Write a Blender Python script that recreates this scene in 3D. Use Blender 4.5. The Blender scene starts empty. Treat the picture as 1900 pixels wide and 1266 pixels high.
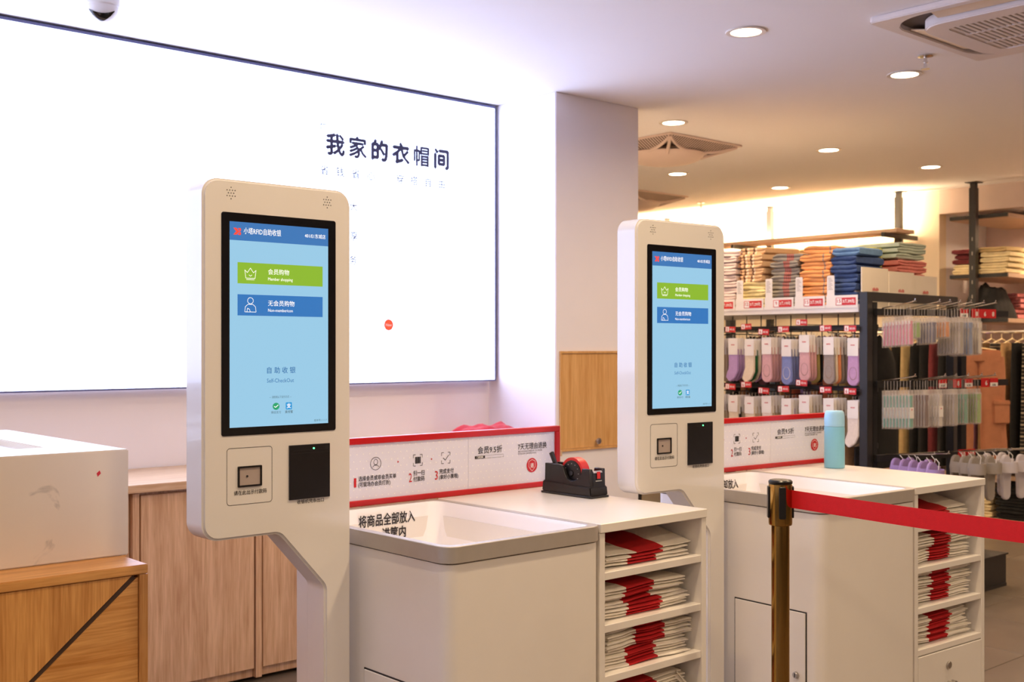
import bpy, bmesh, math, random
from mathutils import Vector, Matrix, noise
R = math.radians
sc = bpy.context.scene
col = sc.collection
random.seed(11)

# ------------------------------------------------------------------ camera, world, exposure
CAM_H = 1.45
cam_d = bpy.data.cameras.new('camera'); cam = bpy.data.objects.new('camera', cam_d); col.objects.link(cam)
cam.location = (0, 0, CAM_H); cam.rotation_euler = (R(90), 0, -math.atan2(.6626, .749))
cam_d.sensor_width = 36; cam_d.lens = 2130 / 1900 * 36; cam_d.shift_y = 12 / 1900
cam_d.clip_start = .05; cam_d.clip_end = 100
cam_d.dof.use_dof = True; cam_d.dof.focus_distance = 2.85; cam_d.dof.aperture_fstop = 7.0
sc.camera = cam
world = bpy.data.worlds.new('world'); sc.world = world; world.use_nodes = True
world.node_tree.nodes['Background'].inputs[0].default_value = (1, .78, .6, 1)
world.node_tree.nodes['Background'].inputs[1].default_value = .05
sc.view_settings.view_transform = 'Standard'; sc.view_settings.look = 'None'
sc.view_settings.gamma = 1; sc.view_settings.use_curve_mapping = False
sc.view_settings.exposure = 0.1
LIGHTBOX = 4.2
WARM = (1, .75, .46)
LAMP_W = 12

# ------------------------------------------------------------------ helpers
def lin(c):
    return tuple(((x / 255) / 12.92 if x / 255 <= .04045 else ((x / 255 + .055) / 1.055) ** 2.4) for x in c)

MATS = {}
def mat(name, c, rough=.5, metal=0, coat=0, var=.03, vs=9, bump=0, bs=120, emit=0, ec=None, alpha=1, spec=.5, stretch=(1, 1, 1), sheen=0):
    if name in MATS: return MATS[name]
    m = bpy.data.materials.new(name); m.use_nodes = True; nt = m.node_tree; b = nt.nodes['Principled BSDF']
    L = nt.links.new; base = lin(c)
    tc = nt.nodes.new('ShaderNodeTexCoord'); mp = nt.nodes.new('ShaderNodeMapping'); mp.inputs['Scale'].default_value = stretch
    L(tc.outputs['Object'], mp.inputs[0])
    n = nt.nodes.new('ShaderNodeTexNoise'); n.inputs['Scale'].default_value = vs; n.inputs['Detail'].default_value = 4
    L(mp.outputs[0], n.inputs['Vector'])
    r = nt.nodes.new('ShaderNodeValToRGB'); r.color_ramp.elements[0].position = .3; r.color_ramp.elements[1].position = .7
    r.color_ramp.elements[0].color = (*[x * (1 - var) for x in base], 1)
    r.color_ramp.elements[1].color = (*[min(1, x * (1 + var)) for x in base], 1)
    L(n.outputs[0], r.inputs[0]); L(r.outputs[0], b.inputs['Base Color'])
    b.inputs['Roughness'].default_value = rough; b.inputs['Metallic'].default_value = metal
    b.inputs['Coat Weight'].default_value = coat; b.inputs['Coat Roughness'].default_value = .06
    b.inputs['Specular IOR Level'].default_value = spec
    if sheen: b.inputs['Sheen Weight'].default_value = sheen
    if bump:
        n2 = nt.nodes.new('ShaderNodeTexNoise'); n2.inputs['Scale'].default_value = bs; n2.inputs['Detail'].default_value = 3
        L(mp.outputs[0], n2.inputs['Vector'])
        bp = nt.nodes.new('ShaderNodeBump'); bp.inputs['Strength'].default_value = bump; bp.inputs['Distance'].default_value = .004
        L(n2.outputs[0], bp.inputs['Height']); L(bp.outputs[0], b.inputs['Normal'])
    if emit:
        b.inputs['Emission Color'].default_value = (*lin(ec or c), 1); b.inputs['Emission Strength'].default_value = emit
    if alpha < 1: b.inputs['Alpha'].default_value = alpha
    MATS[name] = m
    return m

def wood(name, ca, cb, grain='z', rough=.42, dens=22):
    m = bpy.data.materials.new(name); m.use_nodes = True; nt = m.node_tree; b = nt.nodes['Principled BSDF']; L = nt.links.new
    tc = nt.nodes.new('ShaderNodeTexCoord'); mp = nt.nodes.new('ShaderNodeMapping')
    s = {'x': (1.1, dens, dens), 'y': (dens, 1.1, dens), 'z': (dens, dens, 1.1)}[grain]
    mp.inputs['Scale'].default_value = s
    L(tc.outputs['Object'], mp.inputs[0])
    n = nt.nodes.new('ShaderNodeTexNoise'); n.inputs['Scale'].default_value = 1.0; n.inputs['Detail'].default_value = 5; n.inputs['Distortion'].default_value = 1.6
    L(mp.outputs[0], n.inputs['Vector'])
    n3 = nt.nodes.new('ShaderNodeTexNoise'); n3.inputs['Scale'].default_value = 9.0; n3.inputs['Detail'].default_value = 3
    L(mp.outputs[0], n3.inputs['Vector'])
    mx = nt.nodes.new('ShaderNodeMath'); mx.operation = 'MULTIPLY_ADD'; mx.inputs[1].default_value = .45
    L(n3.outputs[0], mx.inputs[0]); 
    ms = nt.nodes.new('ShaderNodeMath'); ms.operation = 'MULTIPLY'; ms.inputs[1].default_value = .62
    L(n.outputs[0], ms.inputs[0]); L(ms.outputs[0], mx.inputs[2])
    r = nt.nodes.new('ShaderNodeValToRGB'); r.color_ramp.elements[0].position = .36; r.color_ramp.elements[1].position = .68
    r.color_ramp.elements[0].color = (*lin(ca), 1); r.color_ramp.elements[1].color = (*lin(cb), 1)
    L(mx.outputs[0], r.inputs[0]); L(r.outputs[0], b.inputs['Base Color'])
    b.inputs['Roughness'].default_value = rough
    bp = nt.nodes.new('ShaderNodeBump'); bp.inputs['Strength'].default_value = .12; bp.inputs['Distance'].default_value = .002
    L(mx.outputs[0], bp.inputs['Height']); L(bp.outputs[0], b.inputs['Normal'])
    MATS[name] = m
    return m

def stripes(name, base, bands, axis=0, rough=.9, period=None):
    """bands: list of (position in metres along axis, half width, colour)"""
    m = bpy.data.materials.new(name); m.use_nodes = True; nt = m.node_tree; b = nt.nodes['Principled BSDF']; L = nt.links.new
    tc = nt.nodes.new('ShaderNodeTexCoord'); sp = nt.nodes.new('ShaderNodeSeparateXYZ'); L(tc.outputs['Object'], sp.inputs[0])
    src = sp.outputs[axis]
    if period:
        md = nt.nodes.new('ShaderNodeMath'); md.operation = 'PINGPONG'; md.inputs[1].default_value = period / 2; L(src, md.inputs[0]); src = md.outputs[0]
    n = nt.nodes.new('ShaderNodeTexNoise'); n.inputs['Scale'].default_value = 60; L(tc.outputs['Object'], n.inputs['Vector'])
    r = nt.nodes.new('ShaderNodeMixRGB'); r.inputs[1].default_value = (*[x * .9 for x in lin(base)], 1); r.inputs[2].default_value = (*[min(1, x * 1.06) for x in lin(base)], 1)
    L(n.outputs[0], r.inputs[0]); last = r.outputs[0]
    for p, hw, c in bands:
        cmp = nt.nodes.new('ShaderNodeMath'); cmp.operation = 'COMPARE'; cmp.inputs[1].default_value = p; cmp.inputs[2].default_value = hw
        L(src, cmp.inputs[0])
        mx = nt.nodes.new('ShaderNodeMixRGB'); mx.inputs[2].default_value = (*lin(c), 1); L(cmp.outputs[0], mx.inputs[0]); L(last, mx.inputs[1]); last = mx.outputs[0]
    L(last, b.inputs['Base Color']); b.inputs['Roughness'].default_value = rough
    bp = nt.nodes.new('ShaderNodeBump'); bp.inputs['Strength'].default_value = .3; bp.inputs['Distance'].default_value = .003
    n2 = nt.nodes.new('ShaderNodeTexNoise'); n2.inputs['Scale'].default_value = 300; L(tc.outputs['Object'], n2.inputs['Vector'])
    L(n2.outputs[0], bp.inputs['Height']); L(bp.outputs[0], b.inputs['Normal'])
    MATS[name] = m
    return m

TXT = {}
def text_mesh(s, bold):
    k = (s, bold)
    if k not in TXT:
        c = bpy.data.curves.new('t', 'FONT'); c.body = s; c.size = 1; c.resolution_u = 2; c.offset = bold
        o = bpy.data.objects.new('t', c); me = o.to_mesh()
        vs = [(v.co.x, v.co.y) for v in me.vertices]; fs = [tuple(p.vertices) for p in me.polygons]
        o.to_mesh_clear(); bpy.data.objects.remove(o); bpy.data.curves.remove(c)
        x0 = min(v[0] for v in vs); x1 = max(v[0] for v in vs); y0 = min(v[1] for v in vs); y1 = max(v[1] for v in vs)
        TXT[k] = (vs, fs, x0, x1, y0, y1)
    return TXT[k]

def fillet(pts, radii, n=6):
    out = []; N = len(pts)
    for i in range(N):
        p = Vector(pts[i]); a = Vector(pts[i - 1]); b = Vector(pts[(i + 1) % N]); r = radii[i] if not isinstance(radii, (int, float)) else radii
        if r <= 0: out.append(tuple(p)); continue
        d1 = (a - p).normalized(); d2 = (b - p).normalized(); ang = math.acos(max(-1, min(1, d1.dot(d2))))
        t = r / math.tan(ang / 2); c = p + (d1 + d2).normalized() * (r / math.sin(ang / 2))
        s = p + d1 * t - c; e = p + d2 * t - c
        a0 = math.atan2(s.y, s.x); a1 = math.atan2(e.y, e.x); da = (a1 - a0 + math.pi) % (2 * math.pi) - math.pi
        for k in range(n + 1):
            q = a0 + da * k / n; out.append((c.x + r * math.cos(q), c.y + r * math.sin(q)))
    return out
def rrect(x0, y0, x1, y1, r, n=6): return fillet([(x0, y0), (x1, y0), (x1, y1), (x0, y1)], r, n)
def ngon(cx, cy, rx, ry, n): return [(cx + rx * math.cos(2 * math.pi * i / n), cy + ry * math.sin(2 * math.pi * i / n)) for i in range(n)]

class MB:
    def __init__(s): s.v = []; s.f = []; s.m = []
    def add(s, vs, fs, mi=0):
        o = len(s.v); s.v += [tuple(v) for v in vs]; s.f += [tuple(i + o for i in f) for f in fs]; s.m += [mi] * len(fs); return s
    def box(s, x0, y0, z0, x1, y1, z1, mi=0):
        return s.add([(x0, y0, z0), (x1, y0, z0), (x1, y1, z0), (x0, y1, z0), (x0, y0, z1), (x1, y0, z1), (x1, y1, z1), (x0, y1, z1)],
                     [(0, 3, 2, 1), (4, 5, 6, 7), (0, 1, 5, 4), (1, 2, 6, 5), (2, 3, 7, 6), (3, 0, 4, 7)], mi)
    def pt(s, p, ax, h): return {'z': (p[0], p[1], h), 'y': (p[0], h, p[1]), 'x': (h, p[0], p[1])}[ax]
    def prism(s, pts, ax, a, b, mi=0):
        n = len(pts)
        return s.add([s.pt(p, ax, a) for p in pts] + [s.pt(p, ax, b) for p in pts],
                     [tuple(range(n))[::-1], tuple(range(n, 2 * n))] + [(i, (i + 1) % n, n + (i + 1) % n, n + i) for i in range(n)], mi)
    def flat(s, pts, ax, a, mi=0): return s.add([s.pt(p, ax, a) for p in pts], [tuple(range(len(pts)))], mi)
    def ring(s, outer, inner, ax, a, b, mi=0):
        n = len(outer); vs = [s.pt(p, ax, a) for p in outer] + [s.pt(p, ax, b) for p in outer] + [s.pt(p, ax, b) for p in inner] + [s.pt(p, ax, a) for p in inner]
        fs = []
        for k in range(4):
            for i in range(n): j = (i + 1) % n; fs.append((k * n + i, k * n + j, ((k + 1) % 4) * n + j, ((k + 1) % 4) * n + i))
        return s.add(vs, fs, mi)
    def loft(s, rings, cap=True, mi=0, closed=True):
        n = len(rings[0]); vs = [p for r in rings for p in r]; fs = []
        for k in range(len(rings) - 1):
            for i in range(n if closed else n - 1): j = (i + 1) % n; fs.append((k * n + i, k * n + j, (k + 1) * n + j, (k + 1) * n + i))
        if cap: fs += [tuple(range(n))[::-1], tuple(range((len(rings) - 1) * n, len(rings) * n))]
        return s.add(vs, fs, mi)
    def cyl(s, p0, p1, r0, r1=None, n=16, mi=0):
        r1 = r0 if r1 is None else r1; p0 = Vector(p0); p1 = Vector(p1); d = (p1 - p0).normalized()
        u = d.orthogonal().normalized(); w = d.cross(u)
        rg = lambda p, r: [tuple(p + (u * math.cos(2 * math.pi * i / n) + w * math.sin(2 * math.pi * i / n)) * r) for i in range(n)]
        return s.loft([rg(p0, r0), rg(p1, r1)], True, mi)
    def tube(s, path, r, n=8, mi=0, flat=1):
        rings = []; P = [Vector(p) for p in path]; up = None
        for i, p in enumerate(P):
            d = (P[min(i + 1, len(P) - 1)] - P[max(i - 1, 0)]).normalized()
            u = d.orthogonal().normalized() if up is None else (up - d * up.dot(d)).normalized()
            up = u; w = d.cross(u)
            rings.append([tuple(p + u * math.cos(2 * math.pi * k / n) * r + w * math.sin(2 * math.pi * k / n) * r * flat) for k in range(n)])
        return s.loft(rings, True, mi)
    def lathe(s, prof, c=(0, 0, 0), n=28, mi=0):
        rings = [[(c[0] + r * math.cos(2 * math.pi * i / n), c[1] + r * math.sin(2 * math.pi * i / n), c[2] + z) for i in range(n)] for r, z in prof]
        return s.loft(rings, True, mi)
    def text(s, t, o, r, u, h=None, w=None, al='L', bold=0, mi=0, fat=0):
        """o = origin (baseline left / centre), r, u = right/up unit vectors, h = em size, w = forced width"""
        vs, fs, x0, x1, y0, y1 = text_mesh(t, bold)
        o = Vector(o); r = Vector(r); u = Vector(u); sy = h; sx = w / (x1 - x0) if w else h
        off = {'L': x0, 'C': (x0 + x1) / 2, 'R': x1}[al]
        nn = r.cross(u) * 2e-5
        for k, (a, b) in enumerate(((0, 0), (1, 0), (-1, 0), (0, 1), (0, -1)) if fat else ((0, 0),)):
            s.add([tuple(o + nn * k + r * ((x - off) * sx + a * fat) + u * (y * sy + b * fat)) for x, y in vs], fs, mi)
        return s
    def row(s, t, o0, o1, u, h, bold=0, mi=0, fat=0):
        """characters spread evenly from o0 (left edge of first) to o1 (right edge of last)"""
        o0 = Vector(o0); o1 = Vector(o1); r = (o1 - o0).normalized(); W = (o1 - o0).length; n = len(t)
        for i, c in enumerate(t):
            if c == ' ': continue
            s.text(c, o0 + r * (h / 2 + (W - h) * i / max(1, n - 1)), r, u, h, al='C', bold=bold, mi=mi, fat=fat * {'帽': .56, '家': .72, '我': .85}.get(c, 1))
        return s
    def build(s, name, mats, parent=None, bev=0, seg=2, smooth=False, ang=35, rec=True, loc=None, rot=None):
        me = bpy.data.meshes.new(name); me.from_pydata(s.v, [], s.f)
        if not isinstance(mats, (list, tuple)): mats = [mats]
        for m in mats: me.materials.append(m)
        me.polygons.foreach_set('material_index', s.m)
        if rec or bev:
            bm = bmesh.new(); bm.from_mesh(me)
            if rec: bmesh.ops.recalc_face_normals(bm, faces=bm.faces)
            if bev:
                es = [e for e in bm.edges if len(e.link_faces) == 2 and e.calc_face_angle() > R(40)]
                bmesh.ops.bevel(bm, geom=es, offset=bev, segments=seg, affect='EDGES', clamp_overlap=True)
            bm.to_mesh(me); bm.free()
        if smooth or bev:
            me.polygons.foreach_set('use_smooth', [True] * len(me.polygons)); me.set_sharp_from_angle(angle=R(ang))
        ob = bpy.data.objects.new(name, me); col.objects.link(ob)
        if parent: ob.parent = parent
        if loc: ob.location = loc
        if rot: ob.rotation_euler = rot
        return ob

def tag(o, label, cat, group=None):
    o['label'] = label; o['category'] = cat
    if group: o['group'] = group
    return o
def thing(name, label, cat, loc=(0, 0, 0), rz=0, group=None):
    o = bpy.data.objects.new(name, None); o.empty_display_size = .05; col.objects.link(o); o.location = loc; o.rotation_euler = (0, 0, rz)
    return tag(o, label, cat, group)
def struct(o): o['kind'] = 'structure'; return o
CH = {}
def kids(o): return [c for c in bpy.data.objects if c.parent == o]
def copy_tree(o, parent=None, loc=None, rz=None, label=None, group=None):
    c = o.copy(); col.objects.link(c); c.parent = parent
    if loc is not None: c.location = loc
    if rz is not None: c.rotation_euler = (0, 0, rz)
    if label: c['label'] = label
    if group: c['group'] = group
    for k in list(o.children): copy_tree(k, c)
    return c
X = Vector((1, 0, 0)); Y = Vector((0, 1, 0)); Z = Vector((0, 0, 1))

# ------------------------------------------------------------------ materials
M_wall = mat('wall_paint', (245, 240, 243), .75, var=.015, vs=2)
M_ceil = mat('ceiling_paint', (250, 246, 247), .8, var=.01, vs=1.5)
M_kiosk = mat('kiosk_enamel', (230, 225, 220), .22, coat=.5, var=.008)
M_cab = mat('cabinet_enamel', (238, 232, 226), .32, coat=.15, var=.01)
M_plast = mat('white_plastic', (235, 230, 226), .4, var=.01)
M_rim = mat('brushed_aluminium_band', (186, 178, 170), .42, metal=.3, var=.03, vs=30)
M_black = mat('black_plastic', (26, 24, 25), .3, var=.05)
M_blackm = mat('black_steel', (30, 28, 29), .45, var=.05)
M_glass = mat('black_screen_glass', (8, 8, 9), .08, spec=.6)
M_ink = mat('black_ink', (36, 32, 36), .6)
M_red = mat('red_lacquer', (192, 10, 18), .35, coat=.15)
M_redink = mat('red_ink', (200, 30, 42), .5)
M_redtag = mat('red_tag_card', (205, 32, 36), .45)
M_white = mat('white_print', (248, 246, 244), .5)
M_card = mat('white_card', (240, 234, 230), .6, var=.02)
M_chrome = mat('chrome', (220, 216, 212), .18, metal=1)
M_steel = mat('knob_steel', (190, 184, 178), .28, metal=1)
M_brass = mat('polished_brass', (176, 138, 74), .14, metal=1, var=.05, stretch=(1, 1, .1))
M_oakv = wood('pale_oak_vertical', (188, 142, 102), (226, 186, 146), 'z')
M_oakx = wood('pale_oak_lengthwise', (198, 158, 118), (228, 196, 160), 'x')
M_honeyv = wood('honey_wood_vertical', (184, 118, 52), (228, 166, 92), 'z', dens=26)
M_honeyx = wood('honey_wood_horizontal', (184, 118, 50), (228, 166, 92), 'x', dens=24)
M_doorv = wood('door_wood_vertical', (204, 146, 80), (234, 186, 122), 'z', dens=30)
M_groove = mat('dark_groove', (70, 50, 34), .7)

# ------------------------------------------------------------------ the room shell
CEIL = 2.832
b = MB(); b.box(-4, -5, -.1, 11, 9.8, -.006)
floor = struct(b.build('floor', mat('floor_grout', (84, 76, 68), .8)))
M_tile = mat('grey_floor_tile', (112, 99, 86), .32, var=.12, vs=2.5, bump=.05, bs=30)
tm = None
for i in range(-2, 17):
    for j in range(-4, 9):
        x, y = i * .6, j * .6 + .05
        if not (-1 < x < 9.4 and -1.5 < y < 4.9): continue
        if tm is None:
            t = MB().box(.002, .002, -.006, .598, .598, 0).build('floor_tile', M_tile, floor, bev=.0015, seg=1); tm = t
        else:
            t = tm.copy(); col.objects.link(t); t.parent = floor
        t.location = (x, y, 0)
struct(MB().box(-4, -5, CEIL, 11, 9.8, CEIL + .1).build('ceiling', M_ceil))
struct(MB().box(-4, 5.04, 0, 4.28, 5.2, CEIL).build('wall_back', M_wall))
struct(MB().box(4.28, 4.483, 0, 4.943, 9.7, CEIL).build('wall_column', M_wall, bev=.004))
struct(MB().box(4.943, 9.7, 0, 11, 9.8, CEIL).build('wall_end', M_wall))
struct(MB().box(9.48, 5.06, 0, 9.6, 9.7, CEIL).build('wall_far', mat('cream_wall', (240, 224, 200), .75, var=.01)))
struct(MB().box(9.48, -5, 2.62, 9.6, 5.06, CEIL).build('trim_1', mat('soffit_paint', (226, 206, 196), .75)))
struct(MB().box(9.6, -5, 2.62, 10.35, 5.06, 2.7).build('trim_2', M_ceil))
struct(MB().box(9.6, 5.06, 0, 10.45, 5.16, 2.7).build('wall_recess_side', M_wall))
struct(MB().box(10.35, -5, 0, 10.45, 5.06, 2.7).build('wall_recess', mat('rose_wall', (240, 214, 206), .75)))
struct(MB().box(-4.1, -5, 0, -4, 5.2, CEIL).build('wall_left', M_wall))
struct(MB().box(-4, -5.1, 0, 11, -5, CEIL).build('wall_front', mat('store_front_wall', (214, 196, 176), .8)))

# ------------------------------------------------------------------ ceiling: downlights, cassette, fan units, sprinkler, camera
M_lamp = mat('lamp_lens', (255, 236, 205), .4, emit=22, ec=(255, 226, 186))
M_trim = mat('lamp_trim', (228, 218, 210), .4)
def downlight(x, y, label):
    t = thing('downlight', label, 'ceiling light', (x, y, CEIL), 0, 'recessed ceiling downlights')
    n = 32
    MB().ring(ngon(0, 0, .088, .088, n), ngon(0, 0, .066, .066, n), 'z', -.006, -.0005).build('trim_ring', M_trim, t, bev=.0015, seg=1)
    MB().flat(ngon(0, 0, .066, .066, n), 'z', -.003).build('lens', M_lamp, t)
    ld = bpy.data.lights.new('downlight_lamp', 'AREA'); ld.shape = 'DISK'; ld.size = .12; ld.energy = LAMP_W; ld.color = WARM; ld.spread = R(165)
    lo = bpy.data.objects.new('downlight_lamp', ld); col.objects.link(lo); lo.parent = t; lo.location = (0, 0, -.012)
    return t
DL = [(4.09, 3.08, 'large round downlight nearest the camera, in front of the ceiling cassette'),
      (5.33, 3.03, 'round downlight beside the small sprinkler head'),
      (5.41, 4.62, 'round downlight beside the column top, above the ceiling fan panel'),
      (7.03, 5.96, 'round downlight between the two ceiling fan panels'),
      (8.30, 5.89, 'small far downlight above the middle black shelf post'),
      (6.97, 4.54, 'round downlight in the middle of the tan ceiling'),
      (8.21, 4.45, 'small downlight nearest the right-hand black shelf post')]
for x, y, l in DL: downlight(x, y, l)
for x, y in [(a, b) for a in (-.43, 1.2, 2.46) for b in (1.6, .15, -1.3) if (a, b) not in ((-.43, 1.6), (1.2, .15))] + [(-1.9, .15), (-1.9, 1.6), (4.09, 1.6), (4.09, -1.3)]:
    downlight(x, y, 'unseen fill downlight over the checkout aisle outside the frame')  # unseen lamps carried on from the ceiling grid to fill the counter fronts
for x, y in ((5.5, .3), (6.98, 1.6), (8.25, 3.0), (8.25, 1.2), (6.98, -.8), (5.4, 6.0), (5.4, 7.4), (7.0, 7.5)): downlight(x, y, 'added unseen downlight brightening the shop floor and its ceiling')  # lamps added out of view so the far ceiling and walls get brighter
for y in (4.0, 3.0):
    d_ = downlight(9.98, y, 'added unseen downlight brightening the rosy recess from its ceiling'); d_.location.z = 2.619  # added lamps, never in view, that lift the light in the recess

# cassette air conditioner
t = thing('ceiling_air_conditioner', 'square white ceiling air conditioner cassette with slatted grille', 'air conditioner', (4.775, 2.135, CEIL))
M_ac = mat('air_conditioner_plastic', (232, 220, 214), .4, var=.01)
MB().ring(rrect(-.475, -.475, .475, .475, .02, 10), rrect(-.43, -.43, .43, .43, .18, 10), 'z', -.028, -.001).build('outer_panel', M_ac, t, bev=.004)
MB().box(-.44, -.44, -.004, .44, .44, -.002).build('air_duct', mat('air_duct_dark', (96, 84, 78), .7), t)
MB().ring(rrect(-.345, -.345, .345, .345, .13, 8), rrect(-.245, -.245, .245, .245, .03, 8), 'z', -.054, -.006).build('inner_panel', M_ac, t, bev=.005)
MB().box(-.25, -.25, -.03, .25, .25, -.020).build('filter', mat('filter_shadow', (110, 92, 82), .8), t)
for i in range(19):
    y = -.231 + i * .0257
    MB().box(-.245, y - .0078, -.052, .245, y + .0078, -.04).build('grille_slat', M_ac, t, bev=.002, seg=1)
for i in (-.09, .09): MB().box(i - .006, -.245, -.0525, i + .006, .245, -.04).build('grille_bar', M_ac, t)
for k in range(4):
    o = MB().add([(-.23, -.422, -.020), (.23, -.422, -.020), (.23, -.356, -.034), (-.23, -.356, -.034), (-.23, -.422, -.014), (.23, -.422, -.014), (.23, -.356, -.028), (-.23, -.356, -.028)], [(0, 3, 2, 1), (4, 5, 6, 7), (0, 1, 5, 4), (1, 2, 6, 5), (2, 3, 7, 6), (3, 0, 4, 7)]).build('louver', mat('louver_plastic', (226, 200, 170), .4), t, bev=.002)
    o.rotation_euler = (0, 0, k * math.pi / 2)
MB().box(.10, -.30, -.0548, .16, -.292, -.054).build('name_strip', mat('grey_strip', (150, 138, 132), .5), t)

M_fanw = mat('fan_panel_plastic', (222, 200, 190), .5, var=.01)
def fan_panel(x, y, label):
    t = thing('ceiling_fan_panel', label, 'ceiling fan', (x, y, CEIL), 0, 'square ceiling fan panels')
    h = .375
    MB().ring(rrect(-h, -h, h, h, .015), rrect(-h + .025, -h + .025, h - .025, h - .025, .01), 'z', -.012, -.001).build('frame', M_fanw, t, bev=.003, seg=1)
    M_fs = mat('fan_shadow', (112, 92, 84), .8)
    inner = lambda q: .345 - .10 * (1 - q * q)
    zin = lambda q: -.014 - .055 * (1 - q * q)
    for k in range(4):
        a = k * math.pi / 2; rot = lambda p: (p[0] * math.cos(a) - p[1] * math.sin(a), p[0] * math.sin(a) + p[1] * math.cos(a), p[2])
        rg = [[rot((.352, q * .345, -.006)), rot((inner(q), q * .345, zin(q) + .007))] for q in [x_ / 8 - 1 for x_ in range(17)]]
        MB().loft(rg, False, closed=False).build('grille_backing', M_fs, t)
        g = MB()
        for i in range(30):
            q = -.95 + i * 1.9 / 29; yy = q * .345; w_ = .0055
            g.add([rot(p) for p in ((inner(q), yy - w_, zin(q)), (inner(q), yy + w_, zin(q)), (.352, yy + w_, -.0115), (.352, yy - w_, -.0115))], [(0, 1, 2, 3)])
        g.build('grille', M_fanw, t)['kind'] = 'stuff'
        MB().tube([rot((inner(q), q * .345, zin(q) - .002)) for q in [x_ / 8 - 1 for x_ in range(17)]], .011, 6).build('arched_rib', M_fanw, t, smooth=True)
        MB().tube([rot((.17, .17, -.088)), rot((h - .03, h - .03, -.014))], .012, 6).build('corner_rib', M_fanw, t, smooth=True)
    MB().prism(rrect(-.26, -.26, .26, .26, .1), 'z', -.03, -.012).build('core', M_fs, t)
    MB().lathe([(.02, -.135), (.12, -.128), (.2, -.112), (.255, -.088), (.27, -.07), (.262, -.055), (.2, -.014)], n=36).build('dome', M_fanw, t, smooth=True)
    MB().lathe([(.278, -.06), (.285, -.068), (.278, -.076), (.268, -.068)], n=36).build('dome_ring', M_fanw, t, smooth=True)
fan_panel(6.0, 5.2, 'nearer square ceiling fan panel with a domed centre beside the column')
fan_panel(7.78, 7.15, 'farther ceiling fan panel half hidden behind the column')

def sprinkler(x, y, label):
    t = thing('sprinkler_head', label, 'sprinkler', (x, y, CEIL), 0, 'chrome ceiling sprinklers')
    MB().lathe([(.034, -.001), (.036, -.006), (.012, -.012)]).build('escutcheon', M_chrome, t, smooth=True)
    MB().cyl((0, 0, -.01), (0, 0, -.062), .008).cyl((0, 0, -.03), (0, 0, -.036), .013).build('body', M_chrome, t, smooth=True)
    MB().cyl((0, 0, -.062), (0, 0, -.066), .02, n=20).build('deflector', M_chrome, t)
sprinkler(5.06, 2.77, 'small chrome sprinkler head beside the square air conditioner')
sprinkler(8.6, 7.0, 'tiny sprinkler head behind the farther ceiling fan panel')

t = thing('dome_camera', 'white dome security camera on the ceiling above the lit panel', 'camera', (1.775, 4.43, CEIL))
MB().lathe([(.066, -.001), (.067, -.045), (.06, -.052)]).build('base', M_plast, t, smooth=True)
MB().lathe([(.062 * math.cos(R(a)), -.05 - .062 * math.sin(R(a))) for a in (0, 12, 24, 36, 48, 60, 72, 84, 88)]).build('shell', M_plast, t, smooth=True)
rings = []
for i in range(13):
    q = i / 12; p = 2 * q - 1; az = R(-112 + 52 * p)
    rings.append([(.0634 * math.cos(R(el)) * math.cos(az), .0634 * math.cos(R(el)) * math.sin(az), -.05 - .0634 * math.sin(R(el))) for el in [(34 - 16 * p * p) + ((70 - 48 * abs(p) ** 2.5) - (34 - 16 * p * p)) * k / 5 for k in range(6)]])
MB().loft(rings, False, closed=False).build('lens_window', M_glass, t, smooth=True)

# ------------------------------------------------------------------ the lit panel on the back wall
t = thing('light_box_sign', 'huge glowing white light box sign with dark lettering on the back wall', 'light box', (0, 4.96, 0))
X0, X1, Z0, Z1 = -3.4, 4.262, 1.26, 2.822
M_lb = mat('glowing_panel', (255, 255, 255), .5, var=0, emit=LIGHTBOX, ec=(198, 213, 255))
M_lbf = mat('slate_frame', (92, 92, 128), .5)
for nm, a in (('frame_rail', (X0, Z1 - .012, X1, Z1)), ('frame_rail', (X0, Z0, X1, Z0 + .008)), ('frame_stile', (X0, Z0 + .008, X0 + .012, Z1 - .012)), ('frame_stile', (X1 - .006, Z0 + .008, X1, Z1 - .012))):
    MB().box(a[0], -.004, a[1], a[2], .075, a[3]).build(nm, M_lbf, t)
MB().box(X0 + .012, .001, Z0 + .008, X1 - .006, .07, Z1 - .012).build('lit_panel', M_lb, t)
M_navy = mat('navy_lettering', (60, 58, 88), .6)
M_pale = mat('pale_grey_lettering', (96, 96, 116), .6)
L_ = MB(); yy = -.001
L_.row('我家的衣帽间', (3.132, yy, 2.437), (3.93, yy, 2.437), Z, .116, fat=.0058)
L_.build('heading_lettering', M_navy, t, rec=False)
L_ = MB(); L_.row('省钱省心·穿搭自由', (3.10, yy, 2.325), (3.90, yy, 2.325), Z, .052, fat=.0009)
for c, x, z in (('大', 3.30, 2.155), ('享', 3.303, 2.005), ('务', 3.296, 1.88)): L_.text(c, (x, yy, z), X, Z, .05, al='C', fat=.0009)
L_.box(3.103, -.002, 2.573, 3.14, -.0005, 2.578).box(3.103, -.002, 2.54, 3.108, -.0005, 2.578)
L_.build('small_lettering', M_pale, t, rec=False)
dot = MB().flat(ngon(3.52, 1.569, .03, .03, 32), 'y', yy).build('round_badge', mat('orange_badge', (238, 84, 50), .5, emit=.5), t)
MB().text('New', (3.52, yy - .001, 1.562), X, Z, .02, al='C', bold=.02).build('badge_lettering', M_white, dot, rec=False)

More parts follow.
